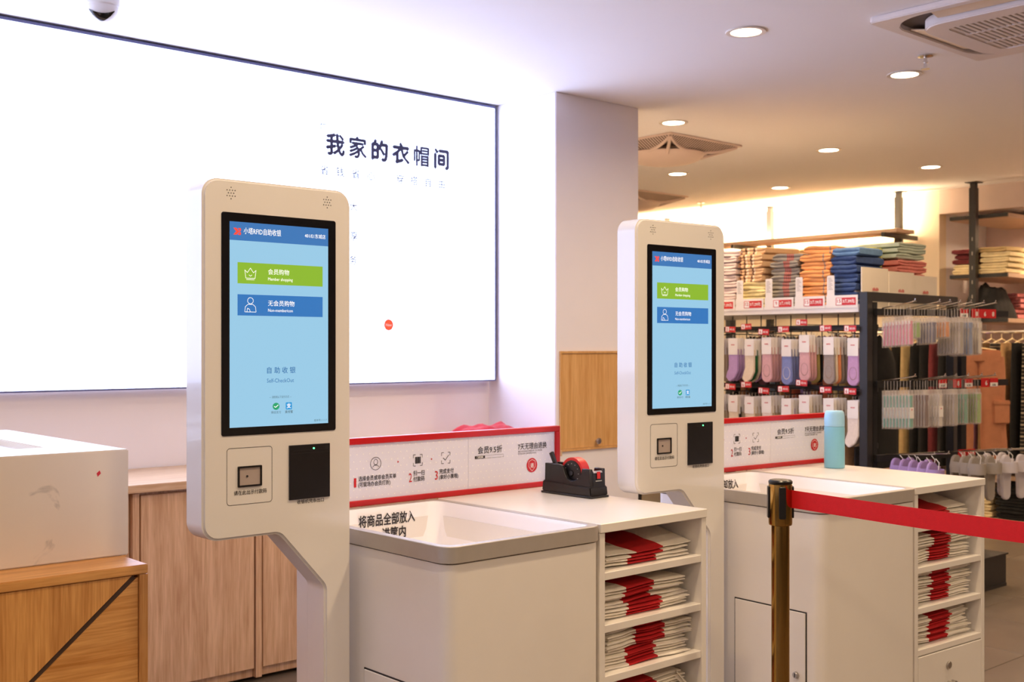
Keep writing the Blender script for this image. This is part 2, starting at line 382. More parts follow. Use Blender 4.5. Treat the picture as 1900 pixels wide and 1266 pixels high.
# ------------------------------------------------------------------ wood door set into the column
t = thing('wall_cabinet', 'honey wood cabinet door with a steel knob set into the column', 'cabinet', (4.306, 4.483, .885))
w, h = .58, .545
MB().box(0, -.012, 0, w, -.001, .012).build('frame_rail', M_doorv, t)
MB().box(0, -.012, h - .012, w, -.001, h).build('frame_rail', M_doorv, t)
for x in (0, w - .012): MB().box(x, -.012, .012, x + .012, -.001, h - .012).build('frame_stile', M_doorv, t)
d = MB().box(.0135, -.005, .0135, w - .0135, -.001, h - .0135).build('door', M_doorv, t)
MB().cyl((.281, -.005, .045), (.281, -.022, .045), .006).build('knob_stem', M_steel, d, smooth=True)
MB().cyl((.281, -.022, .045), (.281, -.034, .045), .019, .015, 20).build('knob', M_steel, d, bev=.003)

# ------------------------------------------------------------------ long back counter
tag(MB().box(-1.4, 4.42, .868, 4.27, 5.035, .90).build('oak_worktop', M_oakx, bev=.002), 'long pale oak worktop running along the back wall', 'worktop')
xs = [-1.0, -.05, .9, 1.91, 2.462, 3.014, 3.566, 4.26]
for i in range(len(xs) - 1):
    a, b_ = xs[i], xs[i + 1]
    lab = {3: 'pale oak base cabinet just left of the nearer kiosk leg', 4: 'pale oak base cabinet behind the nearer kiosk leg', 2: 'pale oak base cabinet behind the white display box', 0: 'pale oak base cabinet at the left end of the back worktop', 1: 'pale oak base cabinet second from the left end of the worktop', 5: 'pale oak base cabinet behind the nearer tray cabinet', 6: 'pale oak base cabinet in the corner by the column'}[i]
    t = thing('base_cabinet', lab, 'cabinet', (a, 4.45, 0), 0, 'pale oak base cabinets')
    w = b_ - a - .003
    MB().box(0, .03, .02, w, .58, .866).build('carcass', M_oakv, t)
    if i != 2:
        MB().box(0, .004, .02, .028, .029, .862).build('stile', M_oakv, t, bev=.001, seg=1)
        MB().box(.036, .008, .06, w - .004, .028, .852).build('door', M_oakv, t, bev=.002, seg=1)
    else:
        MB().box(.02, .012, .06, w - .02, .029, .852).build('door', M_honeyv, t, bev=.002, seg=1)
# red cloth on the worktop
def cloth_heap(name, sx, sy, h, m, seed, n=22):
    rings = []
    for j in range(n + 1):
        v = j / n * 2 - 1; rr = []
        for i in range(n + 1):
            u = i / n * 2 - 1; f_ = max(0, 1 - abs(u) ** 3) * max(0, 1 - abs(v) ** 3)
            k = noise.noise((u * 1.7 + seed, v * 1.7, seed)) * .5 + noise.noise((u * 4 + seed, v * 4, seed * 2)) * .22
            rr.append((u * sx, v * sy, max(.002, f_ ** .5 * h * (.8 + .5 * k))))
        rings.append(rr)
    return MB().loft(rings, False, closed=False).build(name, m, smooth=True, ang=180)
M_redcloth = mat('red_fabric', (192, 24, 40), .85, var=.12, vs=30, bump=.3, bs=400, sheen=.2)
o = cloth_heap('red_cloth', .27, .13, .165, M_redcloth, 3); o.location = (3.98, 4.70, .899)
tag(o, 'crumpled red cloth lying on the back worktop behind the sign board', 'cloth')

# ------------------------------------------------------------------ white box on the honey wood stand (left foreground)
t = thing('display_stand', 'honey wood display stand with a dark diagonal inlay line', 'stand', (.2, 2.797, 0))
MB().box(-.2, .03, 0, 1.022, 1.2, .872).build('carcass', M_honeyv, t)
MB().box(-.22, 0, .876, 1.04, 1.21, .90).build('top_board', M_honeyx, t, bev=.002)
MB().box(1.018, .0, 0, 1.04, 1.21, .875).build('side_panel', M_honeyv, t, bev=.001, seg=1)
# diagonal: from (1.012, .872) slope ~0.87 going down left
dx0, dz0, sl = 1.008, .874, .862
zb = dz0 - sl * (dx0 - .02)
MB().prism([(-.2, .874), (dx0 - .008, .874), (.02, zb + .006), (-.2, zb + .006)], 'y', .006, .03).build('upper_panel', M_honeyv, t)
MB().prism([(1.016, .868), (1.016, .0), (.02, .0), (.02, zb - .004), (dx0 + .004, dz0 - .008)], 'y', .006, .03).build('lower_panel', M_honeyx, t)
MB().prism([(.02, zb - .006), (dx0 + .004, dz0 - .008), (dx0 - .004, dz0), (.02, zb + .008)], 'y', .010, .03).build('inlay_strip', M_groove, t)
t = thing('display_box', 'scuffed white box with a recessed top, standing on the wood stand', 'box', (.2, 2.952, .9005))
M_wbox = mat('scuffed_white_laminate', (228, 213, 190), .4, var=.02, vs=5)
nt = M_wbox.node_tree; bsdf = nt.nodes['Principled BSDF']
sn = nt.nodes.new('ShaderNodeTexNoise'); sn.inputs['Scale'].default_value = 10; sn.inputs['Detail'].default_value = 6; sn.inputs['Distortion'].default_value = .8
sr = nt.nodes.new('ShaderNodeValToRGB'); sr.color_ramp.elements[0].position = .66; sr.color_ramp.elements[1].position = .74
sr.color_ramp.elements[0].color = (0, 0, 0, 1); sr.color_ramp.elements[1].color = (.45, .45, .45, 1)
mxn = nt.nodes.new('ShaderNodeMixRGB'); mxn.inputs[2].default_value = (*lin((120, 108, 92)), 1)
src = bsdf.inputs['Base Color'].links[0].from_socket
nt.links.new(nt.nodes['Texture Coordinate'].outputs['Object'], sn.inputs['Vector']); nt.links.new(sn.outputs[0], sr.inputs[0]); nt.links.new(sr.outputs[0], mxn.inputs[0]); nt.links.new(src, mxn.inputs[1]); nt.links.new(mxn.outputs[0], bsdf.inputs['Base Color'])
ou = [(-.2, 0), (1.055, 0), (1.055, .96), (-.2, .96)]; inn = [(-.13, .2), (.905, .2), (.905, .60), (-.13, .60)]
MB().ring(ou, inn, 'z', 0, .28).build('box_body', M_wbox, t, bev=.003)
MB().box(-.13, .2, .2, .905, .6, .262).build('recessed_panel', M_plast, t)
MB().tube([(.62, .38, .265), (.68, .34, .272), (.75, .40, .268), (.80, .36, .272)], .006, 6).build('dark_cable', mat('navy_cable', (60, 60, 110), .5), t, smooth=True)
MB().prism([(.972, .213), (.980, .221), (.977, .229), (.969, .222)], 'y', -.0008, 0).build('red_sticker', M_redink, t)

# ------------------------------------------------------------------ checkout units: U(unit) places local coordinates
UN = [((1.63, 2.067), 0.0), ((2.967, 1.955), R(-3.0))]
def U(u, x, y, z=0):
    (ox, oy), a = UN[u]; return (ox + x * math.cos(a) - y * math.sin(a), oy + x * math.sin(a) + y * math.cos(a), z)

# ---- kiosk
def build_kiosk():
    t = thing('checkout_kiosk', 'nearer white self-checkout kiosk, the large one in front of the light box', 'kiosk', U(0, -.428, .353), 0, 'self-checkout kiosks')
    out = fillet([(0, 1.005), (.198, 1.005), (.3245, .862), (.3245, .02), (.40, .02), (.40, 1.84), (0, 1.84)], [.04, .03, .03, 0, 0, .04, .04], 8)
    MB().prism(out, 'y', 0, .087).build('body', M_kiosk, t, bev=.006, seg=3)
    MB().box(.331, .088, .02, .398, .146, .985).build('support_column', M_kiosk, t, bev=.004)
    MB().prism(rrect(.08, -.12, .41, .3, .03), 'z', 0, .019).build('base_plate', M_kiosk, t, bev=.003)
    # screen
    MB().prism(rrect(.046, 1.245, .355, 1.763, .006), 'y', -.002, .01).build('screen_bezel', M_glass, t, bev=.001, seg=1)
    DX, DZ, DW, DH = .066, 1.742, .266, .478
    E_bg = mat('screen_sky_blue', (150, 196, 220), .1, emit=.95, ec=(150, 200, 228), var=0); E_hd = mat('screen_header_blue', (58, 122, 190), .1, emit=.85, var=0)
    E_gr = mat('screen_green', (146, 192, 44), .1, emit=.85, var=0); E_bl = mat('screen_button_blue', (46, 122, 196), .1, emit=.85, var=0)
    E_wh = mat('screen_white', (235, 242, 250), .2, emit=.7, var=0); E_tx = mat('screen_text_blue', (48, 110, 180), .2, emit=.4, var=0)
    E_dk = mat('screen_grey_text', (80, 110, 130), .2, emit=.25, var=0); E_or = mat('screen_logo_red', (214, 70, 60), .2, emit=.6, var=0); E_gn = mat('screen_badge_green', (40, 150, 110), .2, emit=.6, var=0)
    E_ab = mat('screen_badge_blue', (40, 140, 210), .2, emit=.6, var=0)
    for q in (E_bg, E_hd, E_gr, E_bl): q.node_tree.nodes['Principled BSDF'].inputs['Base Color'].links and q.node_tree.links.remove(q.node_tree.nodes['Principled BSDF'].inputs['Base Color'].links[0]); q.node_tree.nodes['Principled BSDF'].inputs['Base Color'].default_value = (.02, .025, .03, 1)
    px = lambda u, v, k=0: (DX + u * DW, -.0026 - k * .0002, DZ - v * DH)
    def rect(mb, u0, v0, u1, v1, k, mi=0):
        mb.add([px(u0, v1, k), px(u1, v1, k), px(u1, v0, k), px(u0, v0, k)], [(0, 1, 2, 3)], mi)
    dm = MB(); rect(dm, 0, 0, 1, 1, 0); disp = dm.build('display', E_bg, t)
    m = MB(); rect(m, 0, 0, 1, .09, 1); m.build('header_bar', E_hd, disp, rec=False)
    m = MB(); rect(m, .075, .196, .94, .299, 1); m.build('member_button', E_gr, disp, rec=False)
    m = MB(); rect(m, .075, .352, .94, .455, 1); m.build('guest_button', E_bl, disp, rec=False)
    P = lambda u, v: px(u, v, 2)
    def strokes(name, lists, mt, r=.00055):
        m = MB()
        for pts in lists:
            for a, b2 in zip(pts[:-1], pts[1:]):
                a = Vector(P(*a)); b2 = Vector(P(*b2)); d = (b2 - a).normalized(); n_ = Vector((-d.z, 0, d.x)) * r
                m.add([a - n_, b2 - n_, b2 + n_, a + n_], [(0, 1, 2, 3)])
        m.build(name, mt, disp, rec=False)
    def line(s_, u, v, h_, mt, name, w_=None, al='L', bold=0): MB().text(s_, P(u, v), X, Z, h_, w=w_, al=al, bold=bold).build(name, mt, disp, rec=False)
    line('小塔RFID自助收银', .135, .054, .0165, E_wh, 'header_lettering', .37 * DW); line('401/E1东城店', .97, .052, .0115, E_wh, 'header_lettering', .22 * DW, 'R')
    line('会员购物', .375, .247, .0145, E_wh, 'button_lettering'); line('Member shopping', .375, .279, .0105, E_wh, 'button_lettering', .25 * DW)
    line('无会员购物', .375, .403, .0145, E_wh, 'button_lettering'); line('Non-membericon', .375, .434, .0105, E_wh, 'button_lettering', .25 * DW)
    strokes('crown_icon', [[(.155, .272), (.145, .232), (.17, .245), (.2, .222), (.23, .245), (.255, .232), (.245, .272), (.155, .272)], [(.16, .279), (.24, .279)], [(.185, .255), (.2, .262), (.215, .255)]], E_wh)
    strokes('shopper_icon', [[(.2 + .028 * math.cos(a * math.pi / 6), .382 + .0155 * math.sin(a * math.pi / 6)) for a in range(13)], [(.145, .437), (.15, .412), (.175, .4), (.225, .4), (.25, .412), (.255, .437), (.145, .437)], [(.165, .437), (.172, .418), (.19, .424), (.2, .437)]], E_wh)
    MB().row('自助收银', P(.355, .737), P(.655, .737), Z, .0165, bold=.008).build('title_lettering', E_tx, disp, rec=False); line('Self-CheckOut', .5, .785, .0135, E_tx, 'title_lettering', .275 * DW, 'C')
    line('— 请使用以下支付方式 —', .5, .863, .0068, E_dk, 'payment_lettering', .225 * DW, 'C'); line('微信支付', .455, .939, .0068, E_dk, 'payment_lettering', None, 'C'); line('支付宝', .585, .939, .0072, E_dk, 'payment_lettering', None, 'C', .02)
    line('版本号:1.1.1.7', .985, .988, .0062, E_dk, 'version_lettering', None, 'R')
    c = px(.455, .904, 1); o = MB().flat(ngon(c[0], c[2], .0092, .0085, 24), 'y', c[1]).build('green_payment_badge', E_gn, disp)
    c = px(.585, .904, 1); MB().flat(rrect(c[0] - .0085, c[2] - .0085, c[0] + .0085, c[2] + .0085, .002), 'y', c[1]).build('blue_payment_badge', E_ab, disp)
    line('支', .585, .913, .0125, E_wh, 'badge_lettering', None, 'C', .01); strokes('tick_icon', [[(.435, .904), (.45, .909), (.477, .897)]], E_wh, .0009)
    m = MB(); c = px(.072, .047, 2)
    for pts in ([(-.010, .008), (-.002, .008), (.006, 0), (-.002, -.008), (-.010, -.008), (-.003, 0)], [(.001, .008), (.009, .008), (.010, .003), (.005, 0), (.010, -.003), (.009, -.008), (.001, -.008), (.008, 0)]):
        m.flat([(c[0] + a, c[2] + b2) for a, b2 in pts], 'y', c[1])
    m.build('header_logo', E_or, disp, rec=False)
    # speaker grilles
    for cx in (.071, .331):
        m = MB()
        for row, n in ((-2, 1), (-1, 4), (0, 3), (1, 4), (2, 1)):
            for i in range(n):
                m.cyl((cx + (i - (n - 1) / 2) * .0068, -.0006, 1.8075 + row * .0066), (cx + (i - (n - 1) / 2) * .0068, .004, 1.8075 + row * .0066), .0013, n=8)
        m.build('speaker_grille', M_ink, t)
    # scanner
    MB().ring(rrect(.060, 1.084, .178, 1.2165, .008), rrect(.0608, 1.0848, .1772, 1.2157, .0074), 'y', -.0006, .0005).build('scanner_outline', M_ink, t)
    s_ = MB().ring(rrect(.0875, 1.1246, .1496, 1.173, .002), rrect(.0915, 1.1286, .1456, 1.169, .001), 'y', -.0035, .0005).build('scanner_window', M_black, t)
    MB().add([(.0915, -.0008, 1.1286), (.1456, -.0008, 1.1286), (.1456, -.0008, 1.169), (.0915, -.0008, 1.169), (.114, -.0003, 1.147), (.120, -.0003, 1.147), (.120, -.0003, 1.151), (.114, -.0003, 1.151)],
             [(0, 1, 5, 4), (1, 2, 6, 5), (2, 3, 7, 6), (3, 0, 4, 7), (4, 5, 6, 7)]).build('reflector', mat('scanner_reflector', (176, 160, 152), .3), s_)
    MB().cyl((.112, -.0018, 1.149), (.112, -.0003, 1.149), .0026, n=12).build('scanner_eye', M_ink, s_)
    # receipt printer
    p_ = MB().prism(rrect(.223, 1.083, .337, 1.2144, .001), 'y', -.004, .001).build('receipt_printer', M_black, t, bev=.001, seg=1)
    MB().box(.232, -.0048, 1.2005, .328, -.004, 1.2012).box(.226, -.0048, 1.1935, .334, -.004, 1.1942).build('printer_seam', M_ink, p_)
    MB().cyl((.29, -.0055, 1.2045), (.29, -.004, 1.2045), .0022, n=12).build('status_light', mat('green_led', (90, 255, 150), .4, emit=3), p_)
    MB().box(.322, -.0048, 1.2015, .331, -.004, 1.208).build('printer_latch', M_blackm, p_)
    MB().text('请在此出示付款码', (.078, -.0008, 1.1075), X, Z, .0115, w=.085, fat=.0001).build('printed_lettering', M_ink, t, rec=False)
    MB().text('收银机凭条出口', (.246, -.0008, 1.0725), X, Z, .0105, w=.075, fat=.0001).build('printed_lettering', M_ink, t, rec=False)
    return t
k1 = build_kiosk()
k2 = copy_tree(k1, None, U(1, -.428, .353), UN[1][1], 'farther white self-checkout kiosk standing between the two checkout cabinets')

# ---- tray cabinet
def build_cabinet():
    t = thing('tray_cabinet', 'nearer white tray cabinet with grey metal rim, right of the large kiosk', 'cabinet', U(0, 0, 0), 0, 'checkout tray cabinets')
    W, D = .518, .70
    MB().ring(rrect(.006, .006, W - .004, D - .006, .035), rrect(.03, .03, W - .03, D - .03, .03), 'z', .05, .947).build('body', M_cab, t, smooth=True)
    MB().prism(rrect(.02, .02, W - .02, D - .02, .03), 'z', 0, .06).build('plinth', M_blackm, t)
    MB().ring(rrect(0, 0, W, D, .04, 8), rrect(.022, .022, W - .022, D - .022, .034, 8), 'z', .950, .99).build('rim', M_rim, t, bev=.0015, seg=1)
    lo = lambda q, z, r: [(p[0], p[1], z) for p in rrect(.022 + q, .022 + q, W - .022 - q, D - .022 - q, r, 8)]
    b_ = MB().loft([lo(.0005, .988, .034), lo(.004, .975, .05), lo(.012, .80, .05), lo(.022, .765, .055), lo(.045, .745, .06), lo(.09, .74, .04)], False)
    n = 36; b_.f.append(tuple(range(len(b_.v) - n, len(b_.v)))); b_.m.append(0)
    bs = b_.build('basin', mat('basin_plastic', (252, 248, 250), .35, var=.005), t, smooth=True, ang=60)
    y = D - .022 - .0075
    MB().text('将商品全部放入', (.208, y - .002, .938), X, Z, .037, w=.198, fat=.0007).build('basin_lettering', M_ink, bs, rec=False)
    MB().text('进筐内', (.372, y - .003, .896), X, Z, .037, al='R', w=.084, fat=.0007).build('basin_lettering', M_ink, bs, rec=False)
    d = MB().box(.0015, .064, .10, .007, .338, .642).build('door', M_cab, t, bev=.0008, seg=1)
    MB().box(.0045, .060, .096, .0065, .342, .646).build('door_gap', M_ink, t)
    MB().cyl((.0015, .095, .45), (-.008, .095, .45), .0105, .0095, 20).build('lock', M_steel, d, bev=.001, seg=1)
    MB().box(-.0086, .0935, .444, -.008, .0965, .456).build('keyhole', M_ink, d)
    return t
c1 = build_cabinet()
copy_tree(c1, None, U(1, 0, 0), UN[1][1], 'farther white tray cabinet with grey metal rim, behind the brass post')

# ---- bag rack
SH = [.86, .722, .588, .45]
def build_rack():
    t = thing('bag_rack', 'nearer white open shelf rack for bags, joined to the nearer tray cabinet', 'shelf rack', U(0, .5205, .015), 0, 'checkout bag racks')
    W, D = .435, .69
    MB().box(-.0, 0, .966, W, D, .99).build('top_board', M_cab, t, bev=.0015, seg=1)
    for x in (0, W - .02): MB().box(x, .004, 0, x + .02, D, .9655).build('side_panel', M_cab, t, bev=.001, seg=1)
    MB().box(.0205, D - .012, .02, W - .0205, D, .9655).build('back_panel', M_cab, t)
    for z in SH: MB().box(.0205, .006, z - .02, W - .0205, D - .0125, z).build('shelf_board', M_cab, t, bev=.001, seg=1)
    d = MB().box(.022, .004, .06, W - .022, .022, .426).build('drawer_front', M_cab, t, bev=.001, seg=1)
    MB().cyl((.20, .004, .374), (.20, -.004, .374), .0125, n=20).build('lock', M_steel, d, bev=.0015, seg=1)
    MB().cyl((.20, .004, .315), (.20, -.012, .315), .004).cyl((.20, -.012, .315), (.20, -.026, .315), .012, .011, 20).build('knob', M_steel, d, smooth=True)
    return t
r1 = build_rack()
copy_tree(r1, None, U(1, .5205, .015), UN[1][1], 'farther white open shelf rack for bags, with a drawer at its foot')

# ---- sign board
def build_sign():
    t = thing('counter_sign', 'nearer red framed instruction sign board behind the tape dispenser', 'sign', U(0, 0, .712, .9905), 0, 'red framed counter signs')
    W, H, f_ = 1.038, .198, .021
    MB().box(0, -.008, 0, W, .012, f_ - .004).build('frame_rail', M_red, t, bev=.002, seg=1)
    MB().box(0, -.008, H - f_ + .002, W, .012, H).build('frame_rail', M_red, t, bev=.002, seg=1)
    for x in (0, W - f_): MB().box(x, -.008, f_ - .004, x + f_, .012, H - f_ + .002).build('frame_stile', M_red, t, bev=.002, seg=1)
    y0 = -.001
    MB().box(f_, y0, f_ - .004, .6445, .006, H - f_ + .002).build('sign_panel', mat('lilac_grey_card', (226, 224, 238), .45, var=.01), t)
    MB().box(.6455, y0, f_ - .004, W - f_, .006, H - f_ + .002).build('sign_panel', MATS['lilac_grey_card'], t)
    m = MB()
    for r_ in range(8):
        for c_ in range(46):
            x = .030 + c_ * .0222 + (r_ % 2) * .0111; z = .027 + r_ * .0205
            if x > W - f_ - .004: continue
            m.flat(ngon(x, z, .0019, .0019, 8), 'y', y0 - .0006)
    m.build('dot_print', M_white, t, rec=False)['kind'] = 'stuff'
    y = y0 - .0012
    T = lambda s_, x, z, h, w=None, al='L', bold=.01, mt=M_ink, nm='black_lettering', dy=0: MB().text(s_, (x, y - dy, z), X, Z, h, w=w, al=al, fat=bold * .016).build(nm, mt, t, rec=False)
    T('选择会员或非会员买单', .235, .0735, .0155, .133); T('(可现场办会员打折)', .234, .0565, .0155, .113)
    T('扫一扫', .432, .0755, .0165, .041); T('付款码', .432, .0575, .0165, .041)
    T('完成支付', .530, .0735, .0165, .056); T('(拿好小票哦)', .529, .0565, .0155, .075)
    T('会员9.5折', .683, .126, .0245, .101, bold=.01); T('7天无理由退换', .853, .1285, .0225, .127, bold=.008)
    T('购买7天内商品无质量损坏, 凭小票退换', .853, .1185, .0062, .106, bold=0); T('特价商品除外, 最终解释权归本店', .853, .1115, .0055, .08, bold=0)
    def strokes(name, lists, mt=M_ink, r=.0007, dy=0):
        m = MB()
        for pts in lists:
            for a, b2 in zip(pts[:-1], pts[1:]):
                a = Vector((a[0], y - dy, a[1])); b2 = Vector((b2[0], y - dy, b2[1])); d = (b2 - a).normalized(); n_ = Vector((-d.z, 0, d.x)) * r
                m.add([a - n_, b2 - n_, b2 + n_, a + n_], [(0, 1, 2, 3)])
        return m.build(name, mt, t, rec=False)
    circ = lambda cx, cz, rx, rz, a0=0, a1=360, n=24: [(cx + rx * math.cos(R(a0 + (a1 - a0) * i / n)), cz + rz * math.sin(R(a0 + (a1 - a0) * i / n))) for i in range(n + 1)]
    strokes('person_icon', [circ(.295, .120, .0185, .0185), circ(.295, .1245, .0068, .008), circ(.295, .1065, .012, .009, 20, 160, 10)])
    for cx in (.448, .555):
        strokes('bracket_icon', [[(cx + sx * .008, .120 + sz * .0168), (cx + sx * .0165, .120 + sz * .0168), (cx + sx * .0165, .120 + sz * .007)] for sx in (-1, 1) for sz in (-1, 1)])
    m = MB()
    for i in range(7): m.box(.4385 + i * .0029, y - .0002, .110, .4385 + i * .0029 + (.0021 if i % 3 else .0027), y, .130)
    m.build('barcode_icon', M_ink, t, rec=False)
    strokes('tick_icon', [[(.545, .121), (.553, .113), (.566, .128)]], r=.0009)
    MB().box(.671, y - .0002, .109, .712, y, .1175).build('label_bar', M_ink, t); strokes('label_outline', [[(.712, .1175), (.790, .1175), (.790, .109), (.712, .109)]], r=.0003)
    for s_, x in (('1', .219), ('2', .415), ('3', .513)): T(s_, x, .056, .0385, .011 if s_ != '1' else .008, mt=M_redink, nm='red_numeral')
    for x in (.375, .500): MB().flat([(x - .002, .1235), (x + .0035, .120), (x - .002, .1165)], 'y', y).build('red_arrow', M_redink, t, rec=False)
    MB().flat(ngon(.914, .0735, .0235, .0235, 36), 'y', y).build('red_badge', M_redink, t, rec=False)
    T('门店扫码', .6915, .1110, .0068, al='C', bold=.01, mt=M_white, nm='white_lettering', dy=.0006); T('退', .914, .0665, .0165, al='C', bold=.01, mt=M_white, nm='white_lettering', dy=.0006)
    strokes('shield_icon', [[(.914, .092), (.928, .086), (.928, .068), (.914, .054), (.900, .068), (.900, .086), (.914, .092)]], M_white, .0006, .0006)
    return t
s1 = build_sign()
copy_tree(s1, None, U(1, 0, .712, .9905), UN[1][1], 'farther red framed instruction sign board beside the blue bottle')

# ---- folded shopping bags in the racks
M_bagw = mat('white_nonwoven_fabric', (250, 243, 232), .85, var=.04, vs=40, bump=.35, bs=500)
M_bagr = mat('red_printed_fabric', (196, 14, 26), .8, var=.06, vs=40, bump=.3, bs=500)
def bag_mesh(seed, w=.35, d=.30, t=.0094, lift=0., curl=0., crump=0.):
    rnd = random.Random(seed); nx, ny = 22, 9; top = []; bot = []
    for j in range(ny):
        v = j / (ny - 1); ra = []; rb = []
        for i in range(nx):
            u = i / (nx - 1)
            x = (u - .5) * w; ed = .008 * noise.noise((u * 5, seed * 3.1, v)) if j == 0 else 0
            y = (v - .5) * d + ed
            base = .0016 * math.sin(u * 6 + seed) * (1 - .4 * v) + .0022 * noise.noise((u * 3, v * 2, seed)) + .003 + lift * v * (.15 + 1.25 * u * u) + crump * abs(noise.noise((u * 2.6 + v, v * 3.1, seed))) * (.3 + .7 * v) + curl * max(0, u - .55) ** 2
            th = t * (.75 + .5 * abs(noise.noise((u * 6, v * 4, seed + 9)))) * (1 if 0 < j < ny - 1 else .55) * (.6 if i in (0, nx - 1) else 1)
            ra.append((x, y, base + th)); rb.append((x, y, base))
        top.append(ra); bot.append(rb)
    b_ = MB(); r0, r1 = .33 + rnd.uniform(-.03, .03), .66 + rnd.uniform(-.03, .03)
    vs = [p for r_ in top for p in r_] + [p for r_ in bot for p in r_]; o = nx * ny
    mi = lambda i: 1 if r0 < (i + .5) / (nx - 1) < r1 else 0
    for j in range(ny - 1):
        for i in range(nx - 1):
            a = j * nx + i
            b_.f.append((a, a + 1, a + nx + 1, a + nx)); b_.m.append(mi(i)); b_.f.append((o + a + nx, o + a + nx + 1, o + a + 1, o + a)); b_.m.append(mi(i))
    for i in range(nx - 1):
        b_.f.append((o + i, o + i + 1, i + 1, i)); b_.m.append(mi(i)); a = (ny - 1) * nx + i; b_.f.append((a, a + 1, o + a + 1, o + a)); b_.m.append(mi(i))
    for j in range(ny - 1):
        a = j * nx; b_.f.append((a, o + a, o + a + nx, a + nx)); b_.m.append(0); a += nx - 1; b_.f.append((o + a, a, a + nx, o + a + nx)); b_.m.append(0)
    b_.v = vs
    return b_
bag_protos = []
for sd in range(7):
    ob = bag_mesh(sd * 1.7 + .4, lift=.0, curl=(.0 if sd < 5 else .12)).build('shopping_bag', [M_bagw, M_bagr], smooth=True, ang=50, rec=False)
    bag_protos.append(ob.data); bpy.data.objects.remove(ob)
lift_bag = bag_mesh(21.3, lift=.050, crump=.025, t=.006).build('shopping_bag', [M_bagw, M_bagr], smooth=True, ang=50, rec=False); lift_me = lift_bag.data; bpy.data.objects.remove(lift_bag)
ORD = 'first second third fourth fifth sixth seventh eighth ninth tenth eleventh twelfth thirteenth fourteenth'.split()
NAMES = ['top', 'second', 'third', 'lowest']
def bag_stack(u, lev, n, pitch, shift=0, top_lift=False):
    rnd = random.Random(u * 10 + lev); z = SH[lev] + .0005
    where = '%s compartment of the %s rack' % (NAMES[lev], ('nearer', 'farther')[u])
    half = n // 2; sx2 = rnd.uniform(-.018, .018)
    for i in range(n):
        me = bag_protos[(i * 0 + lev + u * 2 + (0 if i < half else 1)) % 5]
        if i >= n - 1 and top_lift: me = lift_me
        o = bpy.data.objects.new('shopping_bag', me); col.objects.link(o)
        dx = rnd.uniform(-.008, .008) + (sx2 if i >= half else 0) + shift
        o.location = U(u, .5205 + .214 + dx, .205 + rnd.uniform(-.011, .008), z + i * pitch)
        o.rotation_euler = (0, 0, UN[u][1] + R(rnd.uniform(-.8, .8) + (1.2 if i >= half else -1)))
        tag(o, '%s red and white folded bag from the top, %s' % (ORD[n - 1 - i], where), 'bag', 'folded carrier bags')
    return o
bag_stack(0, 0, 4, .0092, 0, True); bag_stack(0, 1, 9, .0094); bag_stack(0, 2, 11, .0096); hb = bag_stack(0, 3, 9, .0094)
bag_stack(1, 0, 4, .0092, 0, True); bag_stack(1, 1, 10, .0094); bag_stack(1, 2, 11, .0096); bag_stack(1, 3, 10, .0094)
pth = [(.15 + .03 * math.sin(math.pi * i / 12), -.155 - .035 * math.sin(math.pi * i / 12) + .015 * i / 12, .008 - .05 * math.sin(math.pi * i / 12)) for i in range(13)]
MB().tube(pth, .010, 8, flat=.15).build('bag_handle', M_bagw, hb, smooth=True)

# ---- tape dispenser
t = thing('tape_dispenser', 'black desk tape dispenser with a red tape roll on the counter', 'tape dispenser', (2.482, 2.445, .9905), 0)
w = .082
MB().prism(rrect(0, 0, w, .225, .006), 'z', 0, .006).build('foot_plate', M_black, t, bev=.001, seg=1)
MB().prism([(.003, .006), (.222, .006), (.218, .040), (.007, .034)], 'x', .003, w - .003).build('base', M_black, t, bev=.003)
prof = [(.010, .030), (.214, .030), (.212, .094), (.150, .094)] + [(.135, .090), (.127, .080), (.122, .066), (.112, .052), (.096, .046), (.078, .049), (.062, .057), (.053, .068), (.047, .088), (.012, .088)]
for x in (.008, w - .020): MB().prism(prof, 'x', x, x + .012).build('side_wall', M_black, t, bev=.0015, seg=1)
MB().prism([(.010, .03), (.05, .03), (.046, .076), (.012, .076)], 'x', .0205, w - .0205).build('cutter_block', M_black, t)
MB().prism([(.175, .03), (.212, .03), (.212, .092), (.175, .07)], 'x', .0205, w - .0205).build('rear_block', M_black, t)
MB().prism([(.0095, .076), (.014, .082), (.02, .076)], 'x', .022, w - .022).build('cutter_blade', M_steel, t)
cy, cz = .108, .068
roll = MB().ring(ngon(cy, cz, .049, .049, 40), ngon(cy, cz, .040, .040, 40), 'x', .026, w - .026).build('tape_roll', mat('red_tape', (206, 34, 30), .35), t, smooth=True)
MB().ring(ngon(cy, cz, .0395, .0395, 40), ngon(cy, cz, .010, .010, 40), 'x', .024, w - .024).build('hub', M_black, t, smooth=True)
MB().cyl((.021, cy, cz), (w - .021, cy, cz), .008).build('axle', M_blackm, t)
m = MB()
for i in range(12):
    a = i * math.pi / 6; m.box(.0236, cy + .03 * math.cos(a) - .0012, cz + .03 * math.sin(a) - .0012, .0242, cy + .03 * math.cos(a) + .0012, cz + .03 * math.sin(a) + .0012)
m.build('hub_mark', mat('pale_mark', (190, 186, 180), .4), t)
MB().prism([(.0085, .058), (.0092, .079), (.03, .080), (.03, .0795), (.0098, .0785), (.0091, .058)], 'x', .036, .050).build('tape_tail', MATS['red_tape'], t)
MB().box(.03, .0082, .050, .056, .0095, .0525).build('print_mark', MATS['pale_mark'], t)
kn = MB().prism([(-.006, 0), (.006, 0), (.007, .05), (-.007, .05)], 'x', -.005, .005).build('utility_knife', M_black, bev=.001, seg=1)
kn.location = (2.482 + .045, 2.445 + .198, .9905 + .080); kn.rotation_euler = (R(-28), 0, 0)
tag(kn, 'black knife handle sticking up from the back of the tape dispenser', 'knife')

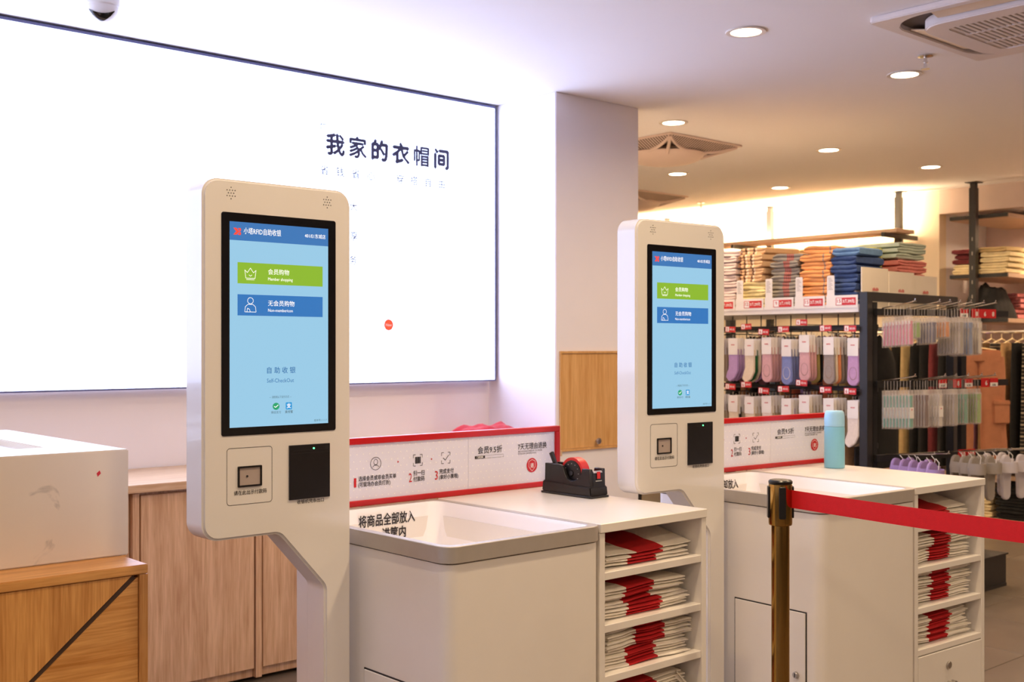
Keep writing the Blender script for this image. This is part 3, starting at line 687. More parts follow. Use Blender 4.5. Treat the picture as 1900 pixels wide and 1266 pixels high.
# ---- blue thermos
t = thing('thermos_bottle', 'light blue insulated bottle standing beside the farther sign', 'bottle', U(1, .835, .559, .9905))
M_bt = mat('sky_blue_enamel', (132, 196, 222), .3, coat=.2, var=.01); M_bl = mat('pale_blue_lid', (158, 208, 238), .4, var=.01)
MB().lathe([(.036, 0), (.0385, .003), (.0385, .150), (.0375, .158)]).build('flask_body', M_bt, t, smooth=True)
MB().lathe([(.0380, .159), (.0380, .190), (.0365, .206), (.034, .214), (.029, .218), (.004, .219)]).build('lid', M_bl, t, smooth=True)
MB().cyl((.036 * .66, -.036 * -.2, .198), (.043 * .9, .008, .198), .006, .004, 12).build('lid_button', M_bl, t, smooth=True)

# ---- stanchions with the red belt
def stanchion(name, x, y, label):
    t = thing(name, label, 'barrier post', (x, y, 0), R(12), 'brass barrier posts')
    MB().lathe([(.15, 0), (.15, .012), (.12, .022), (.04, .032), (.03, .04)], n=36).build('base', M_brass, t, smooth=True)
    MB().cyl((0, 0, .03), (0, 0, 1.01), .0233, n=32).build('tube', M_brass, t, smooth=True)
    MB().lathe([(.0240, .985), (.0295, .987), (.0305, .992), (.0305, 1.093), (.0295, 1.094)], n=36).build('belt_head', M_brass, t, smooth=True)
    MB().lathe([(.0300, 1.0945), (.0310, 1.096), (.0310, 1.101), (.027, 1.1045), (.002, 1.105)], n=36).build('cap', M_black, t, smooth=True)
    for k in range(4):
        o = MB().prism(rrect(-.009, 1.005, .009, 1.088, .004), 'x', .027, .0335).build('belt_slot', M_black, t, bev=.001, seg=1); o.rotation_euler = (0, 0, k * math.pi / 2 + R(33))
    return t
st = stanchion('stanchion', 2.513, 1.782, 'brass barrier post with a red belt, in front of the farther cabinet')
stanchion('stanchion', 2.43, .66, 'brass barrier post outside the frame holding the belt end')
b_ = MB(); a = Vector((2.522, 1.757)); e = Vector((2.432, .693)); n = 14
rg = []
for i in range(n + 1):
    q = i / n; p = a.lerp(e, q); sg = -.006 * math.sin(math.pi * q); rg.append([(p.x - .0006, p.y, 1.033 + sg), (p.x + .0006, p.y, 1.033 + sg), (p.x + .0006, p.y, 1.079 + sg), (p.x - .0006, p.y, 1.079 + sg)])
bo = b_.loft(rg).build('belt', mat('red_webbing', (216, 6, 14), .8, var=.04, vs=90, bump=.2, bs=600), st)
bo.matrix_parent_inverse = (Matrix.Translation(Vector((2.513, 1.782, 0))) @ Matrix.Rotation(R(12), 4, 'Z')).inverted()

# ================================================================== the shop floor behind
# ------------------------------------------------------------------ sock gondola
t = thing('gondola_shelf', 'black steel gondola with a white top shelf carrying the towels', 'shelf unit', (0, 0, 0))
GX = 5.79
for x, y in ((5.60, 3.405), (6.60, 3.43), (5.60, 5.10), (6.60, 5.10)): MB().box(x, y, 0, x + .055, y + .05, 1.755).build('post', M_blackm, t, bev=.002, seg=1)
MB().box(5.656, 3.41, 1.705, 6.599, 3.45, 1.755).build('cross_bar', M_blackm, t)
MB().box(5.645, 3.475, 1.645, 6.60, 5.09, 1.664).build('top_shelf', M_plast, t)
MB().box(5.628, 3.475, 1.645, 5.644, 5.09, 1.690).build('shelf_lip', M_plast, t, bev=.002, seg=1)
MB().box(5.66, 3.46, .02, 6.59, 5.09, .12).build('base_deck', M_blackm, t)
for i in range(15):
    y = 3.50 + i * .108; MB().cyl((GX + .012, y, .125), (GX + .012, y, 1.644), .0035, n=6).build('wire', M_blackm, t)
for z in (1.565, 1.215, .90): MB().box(GX - .008, 3.456, z - .014, GX + .008, 5.099, z + .014).build('hook_bar', M_blackm, t)

# folded textiles
def folded(w, d, h, seed, folds=2):
    """origin at bottom centre, rounded fold faces -Y"""
    prof = []; r = h / (2 * folds)
    for k in range(folds):
        for a in (-80, -45, 0, 45, 80): prof.append((-d / 2 + r * (1 - math.cos(R(a))) * .9, r * (2 * k + 1) + r * math.sin(R(a))))
    prof += [(d / 2 - .012, h), (d / 2, h * .5), (d / 2 - .012, 0)]
    rings = []; nx = 9
    for i in range(nx):
        u = i / (nx - 1); x = (u - .5) * w; e = .6 if i in (0, nx - 1) else 1
        rings.append([(x + .004 * noise.noise((y * 9, z * 30, seed)), y + .012 * noise.noise((u * 3, seed, z * 20)), max(0, (z - h / 2) * e + h / 2 + .009 * noise.noise((u * 2.2, y * 6, seed)) * (1 if z > h * .4 else .25))) for y, z in prof])
    return MB().loft(rings)
FC = {}
def fold_me(w, d, h, seed, m):
    k = (w, d, h, seed, m.name)
    if k not in FC:
        o = folded(w, d, h, seed).build('folded_cloth', m, smooth=True, ang=50); FC[k] = o.data; bpy.data.objects.remove(o)
    return FC[k]
def stack(name, loc, rz, w, d, h, n, m, label, cat, group, jit=.004, top=None, seed0=0):
    rnd = random.Random(loc[0] * 7 + loc[1] * 13); o = None
    for i in range(n):
        mm = top if (top and i == n - 1) else m
        o = bpy.data.objects.new(name, fold_me(w, d, h, (seed0 + i) % 4, mm)); col.objects.link(o)
        o.location = (loc[0] + rnd.uniform(-jit, jit), loc[1] + rnd.uniform(-jit, jit), loc[2] + .0006 + i * (h + .0004)); o.rotation_euler = (R(rnd.uniform(0, 2)) if i == n - 1 else 0, 0, rz + R(rnd.uniform(-2.2, 2.2) + (rnd.choice((-7, 6, 9)) if i == n - 1 and name == 'folded_towel' else 0)))
        tag(o, label + ', %s from the top' % ORD[n - 1 - i], cat, group)
    return o
T1 = stripes('pinkish_white_terry', (226, 206, 204), [(0, .002, (150, 130, 140))], 2)
T2 = stripes('beige_terry_brown_stripes', (224, 184, 142), [(-.05, .006, (96, 58, 48)), (-.03, .006, (240, 220, 200)), (.01, .005, (96, 58, 52)), (.025, .004, (240, 226, 206)), (-.085, .005, (120, 70, 62))], 0)
T2b = mat('cream_yellow_terry', (232, 214, 158), .9, var=.06, vs=60, bump=.4, bs=300)
T3 = stripes('grey_terry_red_stripes', (150, 142, 132), [(.0, .003, (190, 70, 64)), (.011, .003, (190, 70, 64)), (.022, .003, (190, 70, 64)), (.033, .003, (190, 70, 64))], 0)
T4 = stripes('orange_terry_grey_stripe', (240, 168, 104), [(.055, .004, (150, 140, 136))], 0)
T5 = mat('blue_terry', (58, 80, 128), .9, var=.15, vs=40, bump=.4, bs=300)
T5b = mat('light_denim_blue_terry', (104, 140, 182), .9, var=.1, vs=40, bump=.4, bs=300)
ZT = 1.6645; G = 'folded towels on the gondola shelf'; rz = -R(90)
stack('folded_towel', (5.86, 4.46, ZT), rz, .20, .34, .038, 10, T1, 'pinkish white folded towel in the leftmost towel stack', 'towel', G)
stack('folded_towel', (5.86, 4.235, ZT), rz, .19, .34, .045, 4, T2b, 'cream yellow folded towel under the brown-striped towels', 'towel', G)
stack('folded_towel', (5.865, 4.235, ZT + 4 * .0454), rz - R(9), .20, .34, .042, 5, T2, 'beige folded towel with brown stripes', 'towel', G, .008, None, 1)
stack('folded_towel', (5.86, 4.01, ZT), rz, .195, .34, .042, 8, T3, 'grey folded towel with red stripes', 'towel', G)
stack('folded_towel', (5.86, 3.795, ZT), rz, .205, .34, .046, 8, T4, 'orange folded towel with a thin grey stripe', 'towel', G)
stack('folded_towel', (5.84, 3.612, ZT), rz, .165, .30, .050, 7, T5, 'blue folded towel beside the carton', 'towel', G, .006, T5b)
# price labels on the shelf lip and small leaflets
for i, (ya, yb, n_, tx) in enumerate(((4.525, 4.32, '15', '3条39元'), (4.312, 4.11, '12', '3条29元'), (4.10, 3.90, '9', '3条19元'), (3.89, 3.69, '15', '3条39元'), (3.68, 3.48, '15', '3条39元'))):
    o_lab = ('price label under the leftmost pinkish towels', 'price label under the cream and brown-striped towels', 'price label under the grey red-striped towels', 'price label under the orange towels', 'price label under the blue towels')[i]
    t = thing('price_label', 'red and white shelf ' + o_lab, 'price label', (5.627, ya, 1.672), 0, 'shelf price labels')
    w = ya - yb
    MB().box(-.002, -w, 0, .0, 0, .070).build('label_card', M_card, t)
    MB().box(-.0032, -w + .012, .014, -.002, -.062, .056).build('red_panel', M_redtag, t)
    MB().box(-.0038, -.10, .017, -.0032, -.066, .053).build('number_panel', M_white, t)
    nr = -Y
    MB().text(n_, (-.0044, -.083, .028), nr, Z, .028, w=.024 if len(n_) > 1 else .012, al='C', bold=.01).build('number', M_redink, t, rec=False)
    MB().text(tx, (-.0038, -.106, .028), nr, Z, .022, w=w - .125, bold=.02).build('price_lettering', M_white, t, rec=False)
    if i:
        lf = thing('leaflet', 'narrow white leaflet standing left of the %s towels' % ('', 'cream', 'grey', 'orange', 'blue')[i], 'leaflet', (5.640, ya + .004, 1.691), 0, 'narrow leaflets between towel stacks')
        MB().prism(fillet([(0, 0), (-.048, 0), (-.048, .165), (0, .165)], [0, 0, .008, .008], 3), 'x', -.0015, 0).build('sheet', M_card, lf)
        m = MB()
        for k in range(9): m.box(-.0021, -.038 + (k % 3) * .006, .085 + k * .008, -.0015, -.008, .0872 + k * .008)
        m.build('fine_print', mat('grey_print', (150, 138, 134), .6), lf)

# carton on the gondola end, folded clothes behind it
t = thing('display_carton', 'off-white display carton on top of the black gondola end', 'carton', (5.70, 3.50, 1.665))
M_cart = mat('off_white_cardboard', (236, 222, 204), .7, var=.02)
for i in range(3):
    o = MB().box(i * .278, -.006 * (i % 2), 0, i * .278 + .274, .006, .235 - .012 * i).build('carton_panel', M_cart, t)
    m = MB()
    for k in range(5): m.box(.10 + i * .278 + k * .013, -.0068, .105, .108 + i * .278 + k * .013, -.0062, .105 + (.014, .018, .012, .018, .015)[k])
    m.build('red_print', M_redink, o)
MB().box(0, .04, 0, .83, .05, .12).build('back_panel', M_cart, t)
F_pk = mat('salmon_pink_cloth', (214, 128, 118), .9, var=.1, vs=30, bump=.3, bs=200); F_mt = mat('mint_grey_cloth', (188, 198, 180), .9, var=.08, vs=30, bump=.3, bs=200)
F_yl = mat('pale_lime_cloth', (206, 206, 120), .9, var=.08); F_cr = mat('cream_cloth', (226, 208, 166), .9, var=.08, vs=25, bump=.3, bs=200)
F_mr = mat('maroon_cloth', (112, 42, 48), .9, var=.12, vs=40); F_bk = mat('black_cloth', (24, 22, 24), .9, var=.2, vs=30); F_bg = mat('beige_cloth', (190, 164, 118), .9, var=.1, vs=20, bump=.3, bs=200)
F_or = mat('terracotta_cloth', (186, 124, 92), .9, var=.08, vs=18, bump=.3, bs=200); F_br = mat('brown_cloth', (120, 88, 54), .9, var=.12, vs=20); F_lv = mat('lavender_cloth', (168, 136, 186), .85, var=.1, vs=20)
F_tn = mat('tan_heather_cloth', (190, 150, 104), .9, var=.12, vs=30)
GB = 'folded clothes behind the carton'
stack('folded_garment', (6.36, 3.70, ZT), 0, .27, .28, .047, 4, F_cr, 'cream folded garment behind the carton', 'garment', GB)
stack('folded_garment', (6.36, 3.70, ZT + .19), 0, .31, .28, .040, 3, F_pk, 'salmon pink folded garment behind the carton', 'garment', GB, .01)
stack('folded_garment', (6.36, 3.70, ZT + .312), 0, .30, .28, .034, 3, F_mt, 'mint grey folded garment on the pink ones', 'garment', GB, .012)
stack('folded_garment', (6.13, 3.76, ZT), 0, .12, .20, .042, 9, F_yl, 'pale lime folded garment between blue towels and pink garments', 'garment', GB, .008)

# sock packs on hooks
def sock_liner(w=.075, h=.26):
    top = h - .10
    pts = fillet([(-w * .42, top + .05), (-w * .52, 0), (w * .52, 0), (w * .42, top + .05)], [.01, .036, .036, .01], 6)
    return pts
def sock_ankle():
    return fillet([(-.036, .2), (-.036, .09), (-.058, .03), (-.03, .0), (.012, .025), (.034, .07), (.034, .2)], [0, .02, .015, .015, .02, .02, 0], 4)
SOCKC = dict(lilac=(186, 152, 202), cream=(232, 214, 190), rose=(218, 170, 174), blue=(128, 138, 190), grey=(160, 146, 140), mauve=(196, 156, 200), white=(236, 222, 210), taupe=(150, 122, 104), olive=(176, 158, 96), peach=(228, 150, 104), black=(34, 30, 32), green=(36, 104, 62), mix=(206, 186, 160), plum=(104, 66, 74))
SM = {k: mat('knit_' + k, v, .9, var=.06, vs=60, bump=.3, bs=500) for k, v in SOCKC.items()}
PK = {}
def sock_pack(loc, kind, colr, label, printed, group):
    k = (kind, colr, printed)
    if k not in PK:
        t = thing('sock_pack', label, 'socks', loc, 0, group)
        # local: faces -X, right of picture = -Y; write as (a, z) with y = -a
        pts = [(-a, z) for a, z in (sock_ankle() if kind == 'ankle' else sock_liner())]
        MB().prism(pts, 'x', 0, .014).build('sock', SM[colr], t, bev=.004, seg=2)
        if kind == 'liner' and printed:
            ov = ngon(0, .068, .024, .036, 20); MB().ring(ov, ngon(0, .069, .0225, .0342, 20), 'x', -.0012, .001).build('cuff_seam', SM['taupe' if colr != 'blue' else 'white'], t)
        MB().box(-.003, -.034, .165, -.001, .034, .265).build('card', M_card, t)
        if printed:
            m = MB()
            for q in range(5): m.box(-.0036, -.012 + q * .0052, .222, -.003, -.0085 + q * .0052, .228)
            m.build('red_print', M_redink, t)
        MB().tube([(.0, 0, .262), (.0, 0, .272), (.0, .004, .279), (0, 0, .286), (0, -.004, .281)], .0013, 5).build('hanger', mat('clear_hanger_plastic', (200, 186, 172), .3), t, smooth=True)
        PK[k] = t
        return t
    return copy_tree(PK[k], None, loc, 0, label, group)
HY = [4.468, 4.312, 4.192, 4.068, 3.929, 3.808, 3.648, 3.494]
ROW1 = [('liner', 'white', ['mix'] * 4), ('ankle', 'lilac', ['lilac', 'lilac', 'plum', 'plum']), ('ankle', 'cream', ['green', 'cream', 'mauve', 'plum']), ('liner', 'rose', ['rose'] * 3 + ['taupe']),
        ('liner', 'blue', ['blue'] * 3 + ['black']), ('liner', 'rose', ['rose', 'rose', 'olive', 'black']), ('liner', 'grey', ['cream', 'peach', 'grey', 'grey']), ('liner', 'mauve', ['mix', 'taupe', 'olive', 'olive'])]
ROW2 = [('liner', 'mix', ['mix'] * 4), ('liner', 'cream', ['black', 'mix', 'cream', 'mix']), ('liner', 'cream', ['mix', 'cream', 'mix', 'cream']), ('liner', 'white', ['mix'] * 4), ('liner', 'white', ['lilac', 'mix', 'cream', 'mix']),
        ('liner', 'cream', ['mix'] * 4), ('ankle', 'mix', ['grey', 'mix', 'grey', 'mix']), ('ankle', 'white', ['grey', 'mix', 'grey', 'grey'])]
WH = ['leftmost', 'second', 'third', 'fourth', 'fifth', 'sixth', 'seventh', 'last']
for r_, (rowd, z0, rn) in enumerate(((ROW1, 1.50, 'upper'), (ROW2, 1.155, 'lower'))):
    for i, y in enumerate(HY):
        dz = (.0, .0, -.005, .004, -.008, .016, .003, -.003)[i]
        zt = z0 + dz
        kind, c0, rest = rowd[i]
        hk = thing('display_hook', 'double hook with a red price tag, %s on the %s sock row' % (WH[i], rn), 'hook', (0, y, zt + .03), 0, 'sock display hooks')
        MB().tube([(GX - .008, 0, 0), (5.595, 0, 0), (5.583, 0, .012)], .003, 6).build('rod', M_blackm, hk, smooth=True)
        MB().tube([(GX - .008, 0, .035), (5.572, 0, .035)], .0022, 6).build('tag_rod', M_blackm, hk, smooth=True)
        tz = (.03, .012, .032, -.01, .016, .03, .008, .01)[i]
        pt = MB().box(5.568, -.038, tz, 5.571, .036, tz + .034).build('price_tag', M_redtag, hk); pt.rotation_euler = (R((0, 4, -3, 5, -2, 3, -3, 2)[i] * .6), 0, 0)
        MB().box(5.5672, .008, tz + .004, 5.568, .032, tz + .031).build('number_panel', M_white, pt)
        MB().text('5' if i in (1, 3) and r_ or i == 1 else '6', (5.5665, .020, tz + .008), -Y, Z, .026, al='C', bold=.02).build('number', M_redink, pt, rec=False)
        MB().text('3双15元', (5.5672, .003, tz + .0125), -Y, Z, .013, w=.036, bold=.02).build('tag_lettering', M_white, pt, rec=False)
        lb = '%s %s sock pack in front on the %s hook, %s sock row' % (c0, 'ankle' if kind == 'ankle' else 'no-show', WH[i], rn)
        sock_pack((5.60, y, zt - .259), kind, c0, lb, True, 'sock packs on the sock wall')
        for q, c in enumerate(rest):
            sock_pack((5.628 + q * .030, y - .002 * q, zt - .259 - (.012 if c in ('black', 'plum', 'olive') else 0)), 'liner' if kind == 'liner' else ('ankle' if c != 'plum' else 'liner'), c, '%s sock pack, %s behind the front one, %s hook, %s sock row' % (c, ORD[q], WH[i], rn), False, 'sock packs on the sock wall')

# hanging garments
def hanging(w, h, th, seed, flare=1.1, shoulders=True):
    rings = []; n = 20; nz = 12
    for j in range(nz):
        q = j / (nz - 1); z = -q * h
        a = w / 2 * ((.25 + .75 * min(1, q / .12)) if shoulders else .95) * (1 + (flare - 1) * q); bb = th / 2 * (.7 + .5 * min(1, q * 4))
        rr = []
        for i in range(n):
            an = 2 * math.pi * i / n; wv = 1 + .35 * noise.noise((math.cos(an) * 2.5 + seed, math.sin(an) * 2.5, q * 1.5 + seed)) * min(1, q * 3)
            rr.append((a * math.copysign(abs(math.cos(an)) ** .7, math.cos(an)), bb * wv * math.sin(an) + .012 * noise.noise((an, q * 2, seed)), z - .03 * abs(math.cos(an)) * (1 if q < .2 and shoulders else 0)))
        rings.append(rr)
    return MB().loft(rings)
HG = {}
def garment(loc, rz, w, h, th, m, label, seed, shoulders=True, hcol=None, group='garments on rails', drop=.06):
    t = thing('hanging_garment', label, 'garment', loc, rz, group)
    k = (w, h, th, seed, m.name, shoulders)
    if k not in HG: HG[k] = hanging(w, h, th, seed, 1.1, shoulders).build('cloth_body', m, t, smooth=True, ang=60); o = HG[k]
    else: o = HG[k].copy(); col.objects.link(o); o.parent = t
    o.location = (0, 0, -drop)
    hm = hcol or M_chrome
    MB().tube([(0, 0, -.05), (0, 0, .0), (.008, 0, .016), (.022, 0, .016), (.026, 0, .004)], .0025, 6).tube([(-w * .42, 0, -.095), (0, 0, -.052), (w * .42, 0, -.095)], .006, 6).build('hanger', hm, t, smooth=True)
    return t
M_rail = M_chrome
ro = MB().cyl((6.2, 3.50, 1.56), (6.2, 5.09, 1.56), .012, n=12).build('clothes_rail', M_rail); tag(ro, 'chrome clothes rail under the gondola top shelf', 'rail')
pat1 = stripes('peach_floral_cloth', (226, 170, 120), [(.0, .008, (206, 120, 90)), (.05, .006, (180, 120, 80))], 0, .9, .12)
pat2 = mat('cream_dotted_cloth', (236, 206, 150), .9, var=.35, vs=55)
pat3 = mat('sky_blue_cloth', (140, 164, 186), .9, var=.1, vs=20); pat4 = mat('orange_cloth', (222, 132, 92), .9, var=.1, vs=20)
gl = [('black', F_bk), ('peach floral', pat1), ('black', F_bk), ('maroon', F_mr), ('sky blue', pat3), ('tan', F_tn), ('orange', pat4), ('lavender', F_lv), ('peach floral', pat1), ('orange', pat4), ('cream dotted', pat2), ('tan', F_tn), ('lavender', F_lv), ('cream dotted', pat2), ('black', F_bk)][:13]
gl[12] = ('black', F_bk)
for i, (nm, m) in enumerate(gl):
    garment((6.2, 4.62 - i * .076, 1.556), 0, .42, .80, .055, m, '%s garment behind the sock wires, hanging right of the %s one, %s along' % (nm, gl[i - 1][0] if i else 'column', ORD[i]), i % 5, True, None, 'garments behind the socks', .03)

# ------------------------------------------------------------------ swung-out hook rack with toothbrush packs and slippers
RK = Vector((5.66, 3.39)); RA = R(-16)
def K(x, y, z): return (RK.x + x * math.cos(RA) - y * math.sin(RA), RK.y + x * math.sin(RA) + y * math.cos(RA), z)
rk = thing('hook_rack', 'black three-bar hook rack holding toothbrush packs and slippers', 'display rack', K(0, 0, 0), RA)
BZ = [1.645, 1.247, .842]
MB().box(0, .02, .30, .03, .05, 1.70).build('upright', M_blackm, rk); MB().box(.66, .02, .0, .70, .05, 1.64).build('upright', M_blackm, rk)
for z in BZ: MB().box(0, -.012, z - .018, 1.0, .012, z + .018).build('bar', M_blackm, rk)
M_blis = mat('clear_blister', (236, 226, 222), .2, alpha=.28, var=0)
BR = {k: mat('brush_' + k, v, .4) for k, v in dict(pink=(228, 128, 164), teal=(70, 168, 146), navy=(44, 58, 112), orange=(230, 140, 50), lime=(140, 184, 84), maroon=(86, 42, 52), white=(226, 218, 206), blue=(110, 140, 190), grey=(168, 160, 150), yellow=(220, 196, 96)).items()}
BP = {}
def brush_pack(loc, c, h, label, card):
    k = (c, h, card)
    if k not in BP:
        t = thing('toothbrush_pack', label, 'toothbrush', loc, RA, 'toothbrush packs on the hook rack')
        MB().box(-.019, -.0005, -h, .019, .0005, 0).box(-.0015, -.0005, 0, .0015, .0005, .05).build('backing', M_blis, t)
        MB().prism(fillet([(-.016, -h + .006), (.016, -h + .006), (.016, -.02), (-.016, -.02)], .006, 3), 'y', -.011, -.001).build('blister', M_blis, t)
        MB().prism(fillet([(-.010, -h + .010), (.010, -h + .010), (.009, -h * .5), (.005, -h * .35), (.008, -.03), (-.008, -.03), (-.005, -h * .35), (-.009, -h * .5)], .003, 2), 'y', -.0098, -.003).build('brush', BR[c], t)
        if card:
            MB().box(-.015, -.0122, -h * .72, .015, -.0112, -h * .44).build('card', M_card, t)
            MB().cyl((0, -.0122, -h * .5), (0, -.0128, -h * .5), .004, n=10).build('red_dot', M_redink, t)
        else:
            MB().box(-.012, -.0095, -h * .28, .012, -.0035, -.03).build('bristle_card', M_card if c in ('pink', 'white') else BR[c], t)
        BP[k] = t; return t
    return copy_tree(BP[k], None, loc, RA, label, 'toothbrush packs on the hook rack')
def hook(x, zi, n=.25, rise=.03):
    m = MB().tube([(x, -.012, BZ[zi] + .02), (x, -n, BZ[zi] + .02 + rise), (x, -n - .006, BZ[zi] + .034 + rise)], .003, 6).tube([(x - .012, -n, BZ[zi] + .02 + rise), (x + .012, -n, BZ[zi] + .02 + rise)], .003, 6)
    m.build('hook', M_chrome, rk, smooth=True)
runs = [(0, .035, 'pink', 9, .165, False), (0, .21, 'lime', 4, .12, False), (0, .285, 'navy', 6, .15, False), (0, .36, 'orange', 7, .12, False), (0, .44, 'grey', 8, .21, False), (0, .535, 'blue', 7, .215, False), (0, .625, 'white', 6, .21, False),
        (1, .035, 'teal', 9, .21, True), (1, .25, 'maroon', 5, .21, False), (1, .33, 'white', 6, .21, True), (1, .42, 'grey', 7, .205, False), (1, .52, 'teal', 6, .20, False), (1, .62, 'lime', 6, .20, False)]
for zi, x, c, n, h, card in runs:
    hook(x, zi)
    for q in range(n):
        y = -.03 - q * .0235 * (1 if n > 8 else .9)
        lb = '%s%s toothbrush pack, %s from the front, %s row of the rack' % ('carded ' if card else 'right-hand ' if x > .6 else '', c, ORD[n - 1 - q], ('upper', 'lower')[zi])
        brush_pack(K(x, y, BZ[zi] - .034 + .012 * (-y / .24)), c, h, lb, card)
# price tags on the bars
for zi, tags in ((0, ((.645, '4.88', 0), (.735, '8', 1), (.80, '6', 1), (.865, '8', 1))), (1, ((.48, '4.88', 0), (.59, '8', 1), (.68, '4.90', 0), (.81, '6', 1), (.88, '4.80', 0))), (2, ((.63, '10', 1), (.70, '10', 1)))):
    for x, s_, red in tags:
        o = thing('rack_price_tag', 'red price tag reading %s on the %s rack bar%s' % (s_, ('top', 'middle', 'bottom')[zi], ', at its right' if (zi, x) in ((0, .865), (2, .70)) else ''), 'price tag', K(x, -.0135, BZ[zi] - .026), RA, 'price tags on the rack bars')
        MB().box(-.032, -.0015, 0, .032, 0, .052).build('tag_card', M_redtag, o)
        if not red: MB().box(-.03, -.002, .003, .03, -.0015, .026).build('price_panel', M_card, o)
        MB().text(s_, (.008 if red else 0, -.0024, .012 if red else .007), X, Z, .036 if red else .017, al='C', bold=.02).build('tag_lettering', M_white if red else M_ink, o, rec=False)
# slippers on the bottom bar
def sole_pts(L=.25, W=.085): return fillet([(-W * .36, 0), (W * .36, 0), (W * .40, L * .45), (W * .5, L * .75), (W * .3, L), (-W * .3, L), (-W * .5, L * .75), (-W * .40, L * .45)], [.03, .03, .05, .03, .03, .03, .03, .05], 3)
SL = {}
def slipper(loc, kind, label):
    if kind not in SL:
        t = thing('slipper', label, 'slipper', loc, RA, 'slippers on the hook rack')
        cm = mat('lavender_foam', (160, 134, 190), .6) if kind == 'purple' else mat('pale_grey_foam', (206, 198, 204), .6) if kind == 'white' else mat('grey_foam', (160, 150, 142), .6)
        MB().prism([(a, -.27 + z) for a, z in sole_pts()], 'y', 0, .02).build('sole', cm, t, bev=.004)
        rg = []
        for j in range(9):
            a = math.pi * j / 8; rg.append([(.042 * math.cos(a) * 1.02, -.002 - .055 * math.sin(a), -.115 + dz) for dz in (0, .06)] + [(.046 * math.cos(a) * 1.02, -.002 - .060 * math.sin(a), -.115 + dz) for dz in (.06, 0)])
        MB().loft(rg).build('strap', cm, t, smooth=True)
        MB().tube([(0, -.03, -.08), (.004, -.035, -.02), (0, -.015, .0)], .002, 5).build('hang_loop', M_plast, t, smooth=True)
        SL[kind] = t; return t
    return copy_tree(SL[kind], None, loc, RA, label, 'slippers on the hook rack')
for x, kind, n in ((.06, 'purple', 5), (.16, 'purple', 2), (.50, 'grey', 3), (.62, 'grey', 3), (.74, 'white', 2), (.86, 'white', 2)):
    hook(x, 2, .36, .03)
    for q in range(n): slipper(K(x, -.10 - q * (.064 if n > 2 else .13), BZ[2] + .028), kind, '%s foam slipper, %s from the front on the bottom rack bar, %s hook' % ({'purple': 'lavender', 'grey': 'grey', 'white': 'pale'}[kind], ORD[n - 1 - q], {.06: 'first', .16: 'second', .5: 'third', .62: 'fourth', .74: 'fifth', .86: 'last'}[x]))
# floor bin with slipper packs
t = thing('floor_bin', 'black open bin on the floor beneath the hook rack', 'bin', (6.05, 3.24, 0))
M_bin = mat('black_bin_plastic', (34, 32, 33), .5)
MB().box(.01, .005, .02, .84, .012, .19).build('front_wall', M_bin, t); MB().box(.01, .15, .02, .84, .157, .19).build('back_wall', M_bin, t)
for x in (.01, .833): MB().box(x, .0125, .02, x + .007, .1495, .19).build('end_wall', M_bin, t)
MB().box(.0, -.005, .19, .85, .165, .20).build('rim', M_bin, t); MB().box(.012, .0, .0, .838, .15, .02).build('bottom', M_bin, t)
m_pk = stripes('dark_print_package', (46, 30, 34), [(.0, .008, (210, 196, 180)), (.03, .004, (150, 60, 60))], 0)
for i in range(6):
    o = MB().prism(fillet([(-.045, 0), (.045, 0), (.045, .24), (-.045, .24)], [.02, .02, .04, .04], 4), 'y', 0, .022).build('slipper_pack', m_pk, bev=.004)
    o.location = (6.25 + i * .10, 3.30 + (i % 2) * .04, .201); o.rotation_euler = (R(-6), R((-5, 4, 0, 6, -3, 2)[i]), 0)
    tag(o, 'dark printed slipper pack standing in the floor bin, %s from the left' % ('first', 'second', 'third', 'fourth', 'fifth', 'sixth')[i], 'slippers', 'slipper packs in the floor bin')

# ------------------------------------------------------------------ far wall: posts, shelves, clothes
def shelf_post(x, y, label):
    t = thing('shelf_post', label, 'shelf post', (x, y, 0), 0, 'black ceiling-high shelf posts')
    MB().box(-.028, -.028, 0, .028, .028, CEIL - .05).build('tube', M_blackm, t); MB().box(-.022, -.022, CEIL - .05, .022, .022, CEIL - .006).build('top_sleeve', M_blackm, t)
    MB().box(-.06, -.05, CEIL - .006, .06, .05, CEIL - .0005).build('ceiling_plate', M_blackm, t)
    for k in range(8): MB().box(-.0285, -.004, 1.5 + k * .12, -.028, .004, 1.53 + k * .12).build('slot', mat('slot_shine', (150, 140, 130), .4), t)
shelf_post(9.25, 4.63, 'tall black shelf post at the right, in front of the rosy recess')
shelf_post(9.31, 5.35, 'tall black shelf post at the right end of the glowing wall')
shelf_post(9.35, 6.75, 'tall black shelf post in the middle of the glowing wall')
shelf_post(9.37, 8.09, 'tall black shelf post behind the farther kiosk')
M_board = mat('tan_shelf_laminate', (196, 164, 140), .5, var=.04, vs=6)
def board(x0, y0, z, x1, y1, label, th=.035):
    o = MB().box(x0, y0, z - th, x1, y1, z).build('shelf_board', M_board, bev=.002, seg=1); return tag(o, label, 'shelf', 'laminate shelf boards')
board(8.98, 5.18, 2.475, 9.275, 9.4, 'long upper shelf board below the glowing wall strip')
board(8.98, 5.30, 2.20, 9.275, 9.4, 'lower long shelf board behind the towels')
for y in (5.25, 6.85, 8.2):
    tag(MB().box(8.90, y, 2.40, 9.46, y + .03, 2.439).build('shelf_bracket', M_blackm), 'black bracket under the upper shelf board, %s' % {5.25: 'at its right end', 6.85: 'in its middle', 8.2: 'at its far end'}[y], 'bracket', 'shelf brackets')
